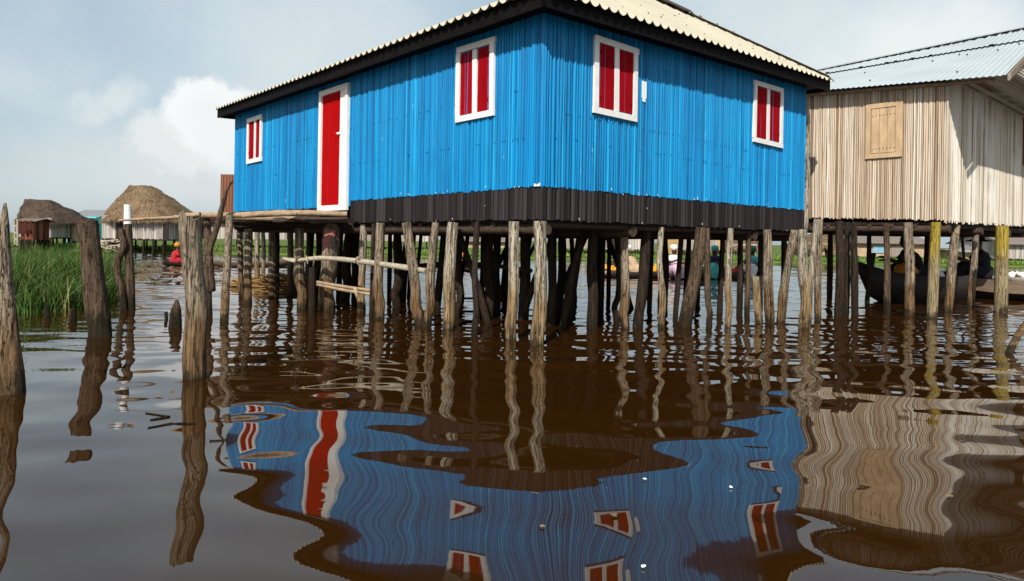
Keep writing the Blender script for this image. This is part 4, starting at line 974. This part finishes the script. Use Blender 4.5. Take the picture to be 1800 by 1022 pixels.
# ------------------------------------------------------------------ people
def person(label, loc, face, dress='cloth_red', scarf=None, hat=None, seated=True, h=1.62, lean=.15, armL=(.35, .25), armR=(.3, .35), top=None):
    """one skinned body; face = heading angle, local +Y is forward; loc is the seat (seated) or the feet"""
    k = h/1.62; vs = []; es = []; rad = []
    def add(p, r, par=None):
        vs.append((p[0]*k, p[1]*k, p[2]*k)); rad.append(r*k)
        if par is not None: es.append((par, len(vs)-1))
        return len(vs)-1
    z0 = .10 if seated else .84
    pel = add((0, 0, z0), .135)
    ab = add((0, lean*.25, z0+.17), .115, pel); ch = add((0, lean*.6, z0+.36), .13, ab); sh = add((0, lean*.85, z0+.47), .09, ch)
    nk = add((0, lean*1.0, z0+.54), .05, sh); j = add((0, lean*1.1+.015, z0+.61), .075, nk); hd = add((0, lean*1.15+.01, z0+.69), .092, j); cr = add((0, lean*1.15-.01, z0+.77), .065, hd)
    add((0, lean*1.15+.105, z0+.665), .013, hd)
    for sg in (-1, 1): add((sg*.088, lean*1.15, z0+.67), .016, hd)
    for sg, (fy, dz) in ((-1, armL), (1, armR)):
        s1 = add((sg*.155, lean*.85, z0+.45), .058, sh); el = add((sg*.215, lean*.85+fy*.4, z0+.45-.26+dz*.2), .042, s1); wr = add((sg*.15, lean*.85+fy+.1, z0+.17+dz*.55), .028, el); pm = add((sg*.135, lean*.85+fy+.17, z0+.155+dz*.6), .03, wr)
        for q in range(4):
            f1 = add((sg*(.10+.022*q), lean*.85+fy+.225+.008*(q in (1, 2)), z0+.15+dz*.62), .0095, pm); add((sg*(.10+.022*q), lean*.85+fy+.25+.012*(q in (1, 2)), z0+.122+dz*.62), .008, f1)
        t1 = add((sg*.085, lean*.85+fy+.165, z0+.145+dz*.6), .011, pm); add((sg*.075, lean*.85+fy+.2, z0+.135+dz*.6), .009, t1)
    for sg in (-1, 1):
        hp_ = add((sg*.09, .01, z0-.02), .095, pel)
        if seated:
            kn = add((sg*.13, .40, z0+.10), .062, hp_); an = add((sg*.12, .52, z0-.26), .04, kn); add((sg*.12, .66, z0-.30), .035, an)
        else:
            kn = add((sg*.10, .03, .45), .06, hp_); an = add((sg*.10, 0, .07), .038, kn); add((sg*.11, .15, .03), .035, an)
    me = bpy.data.meshes.new('person'); me.from_pydata(vs, es, []); me.materials.append(M['skin'])
    o = bpy.data.objects.new('person', me); C.objects.link(o); o.location = loc; o.rotation_euler = (0, 0, face)
    sm = o.modifiers.new('skin', 'SKIN'); sm.use_smooth_shade = True
    for i, sv in enumerate(me.skin_vertices[0].data): sv.radius = (rad[i], rad[i])
    me.skin_vertices[0].data[0].use_root = True
    sbv = o.modifiers.new('sub', 'SUBSURF'); sbv.levels = 1; sbv.render_levels = 1
    tag(o, label, 'person', 'people on the water')
    def child(m_, nm, mt):
        c_ = m_.build(nm, M[mt]); c_.parent = o; return c_
    m_ = MB()                                               # blouse and wrapper follow the trunk and thighs
    prof = [(.185, z0+.06), (.165, z0+.18), (.185, z0+.36), (.165, z0+.45), (.085, z0+.525), (.07, z0+.53)]
    n = 18
    for (r_, z) in prof:
        pass
    vv = []
    for (r_, z) in prof:
        off = lean*max(0, (z-z0))/.54
        for q in range(n):
            a = 2*math.pi*q/n; fold = 1+.05*math.sin(q*2.9+z*9)
            vv.append(V(r_*1.15*fold*math.cos(a), r_*.92*fold*math.sin(a)+off, z)*k)
    m_.add(vv, [(i*n+q, i*n+(q+1) % n, (i+1)*n+(q+1) % n, (i+1)*n+q) for i in range(len(prof)-1) for q in range(n)]); child(m_, 'blouse', top or dress)
    m_ = MB()
    for sg, (fy, dz) in ((-1, armL), (1, armR)):
        m_.log([V(sg*.13, lean*.85, z0+.455)*k, V(sg*.17, lean*.85+fy*.05, z0+.42)*k, V(sg*.21, lean*.85+fy*.35, z0+.24+dz*.18)*k], [.075*k, .075*k, .07*k], 9, .1, 2, .06, 0, False)
    child(m_, 'sleeves', top or dress)
    m_ = MB()
    if seated:
        m_.log([V(0, -.12, z0+.0)*k, V(0, .05, z0+.03)*k, V(0, .32, z0+.10)*k, V(0, .5, z0+.0)*k, V(0, .56, z0-.22)*k], [.17*k, .21*k, .20*k, .19*k, .17*k], 14, .12, 4, .06, 0, True)
    else:
        m_.lathe(V(0, 0, 0), [(.20*k, .22*k), (.19*k, .5*k), (.20*k, .82*k), (.175*k, 1.0*k)], 16)
    child(m_, 'wrapper', dress)
    hx = V(0, lean*1.15, z0+.70)*k
    m_ = MB()
    if hat:
        m_.lathe(hx+Z*.02, [(.26*k, 0), (.25*k, .02*k), (.12*k, .05*k), (.11*k, .13*k), (.02*k, .15*k)], 18); child(m_, 'hat', hat)
    elif scarf:
        m_.lathe(hx+V(0, -.02, -.02), [(.098*k, 0), (.125*k, .04*k), (.135*k, .10*k), (.10*k, .16*k), (.02*k, .18*k)], 14); child(m_, 'headscarf', scarf)
    else:
        m_.lathe(hx+V(0, -.012, -.0), [(.098*k, 0), (.10*k, .04*k), (.08*k, .085*k), (.02*k, .105*k)], 14); child(m_, 'hair', 'cloth_black')
    return o
def goods(label, p, r, fill, pile=.12, cat='basin'):
    t = thing('market_basin', label, 'basin', tuple(p), 'goods in the canoes')
    m_ = MB(); m_.lathe(p, [(.01, .0), (r*.7, 0), (r, .16), (r*.95, .16), (r*.68, .02)], 16); m_.build('bowl', M['basin'], t)
    m_ = MB(); rr = random.Random(int(p.x*100))
    for k in range(26):
        a, q = rr.uniform(0, 6.28), rr.random()**.5*r*.85; s_ = rr.uniform(.045, .075)
        m_.lathe(p+V(math.cos(a)*q, math.sin(a)*q, .13+pile*(1-q/r)+rr.uniform(0, .03)), [(.005, -s_), (s_*.8, -s_*.5), (s_, 0), (s_*.8, s_*.5), (.005, s_)], 7, rr.random())
    m_.build('produce', M[fill], t)
# woman in red on the left
A, B = flat(water(286, 468)), flat(water(352, 466))
canoe('little dark canoe of the woman in red', A, B, .6, .10, M['hull_dark'], .15, .12, nth=2)
p = A.lerp(B, .27); person('woman in red dress and orange headscarf seated in a small canoe', V(p.x, p.y, .05), math.radians(-70), 'cloth_red', 'cloth_orange', h=1.38)
A, B = flat(water(352, 470)), flat(water(520, 468))
canoe('long empty maroon canoe behind the landing stilts', A, B, .8, .16, M['wood'], .2, .2, nth=3)
# market canoes under the blue house
A, B = flat(water(1046, 487)), flat(water(1176, 489))
canoe('market canoe with yellow produce behind the dark stilts', A, B, .95, .20, M['hull_dark'], .2, .15)
D1 = A.lerp(B, .18); goods('basin heaped with yellow orange fruit in the left market canoe', D1+Z*.06, .36, 'goods_orange', .2)
D1 = A.lerp(B, .30); goods('second basin of yellow orange fruit, right of the first', D1+Z*.06, .30, 'goods_orange', .12)
D1 = A.lerp(B, .80); goods('basin of orange fruit at the right end of the left market canoe', D1+Z*.06, .36, 'goods_orange', .2)
D1 = A.lerp(B, .56); person('person in beige bending forward in the left market canoe', V(D1.x, D1.y, .12), math.radians(60), 'cloth_beige', 'cloth_white', lean=.3)
A, B = flat(water(1160, 490)), flat(water(1345, 491))
canoe('longer market canoe with several people and red basins', A, B, 1.0, .24, M['wood'], .2, .25, nth=5)
for f, fill, lab, dr_, sc_, tp in ((.10, 'goods_red', 'trader in pink and white with white headscarf in the market canoe', 'cloth_pink', 'cloth_white', 'cloth_white'), (.52, 'goods_red', 'trader in dark blouse with teal shawl in the market canoe', 'cloth_teal', 'cloth_teal', 'cloth_navy'), (.88, 'goods_white', 'trader in white near the right end of the market canoe', 'cloth_white', 'cloth_green', 'cloth_teal')):
    D1 = A.lerp(B, f); person(lab, V(D1.x, D1.y, .15), math.radians(200 if f < .5 else 150), dr_, sc_, top=tp)
for f, fill, lab in ((.20, 'goods_red', 'basin of red tomatoes beside the trader in pink'), (.40, 'goods_green', 'basin of green leaves in the middle of the market canoe'), (.60, 'goods_red', 'basin of red peppers beside the teal shawl'), (.72, 'goods_red', 'basin of red fruit between the two right traders'), (.95, 'goods_white', 'basin of white goods at the right tip of the market canoe')):
    D1 = A.lerp(B, f); goods(lab, D1+Z*.10+V(0, -.15), .30, fill, .14)
m_ = MB(); p = at(1165, 415, 24.2); q = at(1192, 447, 24.2); vs = []
for i in range(7):
    x = p.x+(q.x-p.x)*i/6; zt_ = p.z-.12*math.sin(i/6*3.14)
    vs += [V(x, 24.2, q.z), V(x, 24.2, zt_), V(x, 24.23, zt_), V(x, 24.23, q.z)]
m_.add(vs, [(i*4+j, i*4+4+j, i*4+4+(j+1) % 4, i*4+(j+1) % 4) for i in range(6) for j in range(4)]+[(0, 1, 2, 3), (27, 26, 25, 24)], 0, False)
for x in (p.x+.02, q.x-.06): m_.box(V(x, 24.235, -.4), V(.04, 0), V(0, .04), Z*(p.z+.35))
tag(m_.build('cloth_screen', M['goods_tan']), 'plain tan cloth screen on two poles behind the trader in pink', 'screen')
# distant paddler left of the corner
A, B = flat(water(790, 470)), flat(water(862, 470)); canoe('small canoe of the orange clothed paddler', A, B, .7, .16, M['hull_dark'], .15, .12, nth=2)
D1 = A.lerp(B, .45); person('paddler in orange and white seen between the stilts left of the corner', V(D1.x, D1.y, .1), math.radians(120), 'cloth_beige', 'cloth_brown', h=1.35, lean=.3, top='cloth_orange')
# right hand canoes behind the tan house stilts
A, B = flat(water(1530, 530)), flat(water(1700, 527))
canoe('big dark canoe with high blunt bow behind the tan house stilts', A, B, 1.25, .55, M['hull_dark'], .30, .15, rake=.5, draft=.2)
D1 = A.lerp(B, .30); person('person in orange sitting low in the dark canoe', V(D1.x, D1.y, .25), math.radians(-60), 'cloth_orange', None, h=1.45, top='cloth_orange')
D1 = A.lerp(B, .52); person('person in black bending beside the yellow stilt in the dark canoe', V(D1.x, D1.y+.1, .42), math.radians(80), 'cloth_black', None, lean=.25, h=1.75, top='cloth_black')
D1 = A.lerp(B, .72); person('person in white shirt sitting right of the yellow stilt', V(D1.x, D1.y, .12), math.radians(60), 'cloth_navy', None, h=1.45, top='cloth_white')
A, B = flat(water(1672, 520)), flat(water(1960, 537))
canoe('plank sided canoe at the right edge behind the thick yellow stilt', A, B, 1.1, .42, M['hull_dark'], .12, .1, M['hull_plank'])
D1 = A.lerp(B, .24); person('person in black cloak and dark hat in the plank canoe', V(D1.x, D1.y+.1, .45), math.radians(75), 'cloth_black', hat='cloth_black', lean=.1, h=1.7, top='cloth_black')
D1 = A.lerp(B, .46); goods('basin of white goods in the plank canoe', D1+Z*.36, .36, 'goods_white', .1)
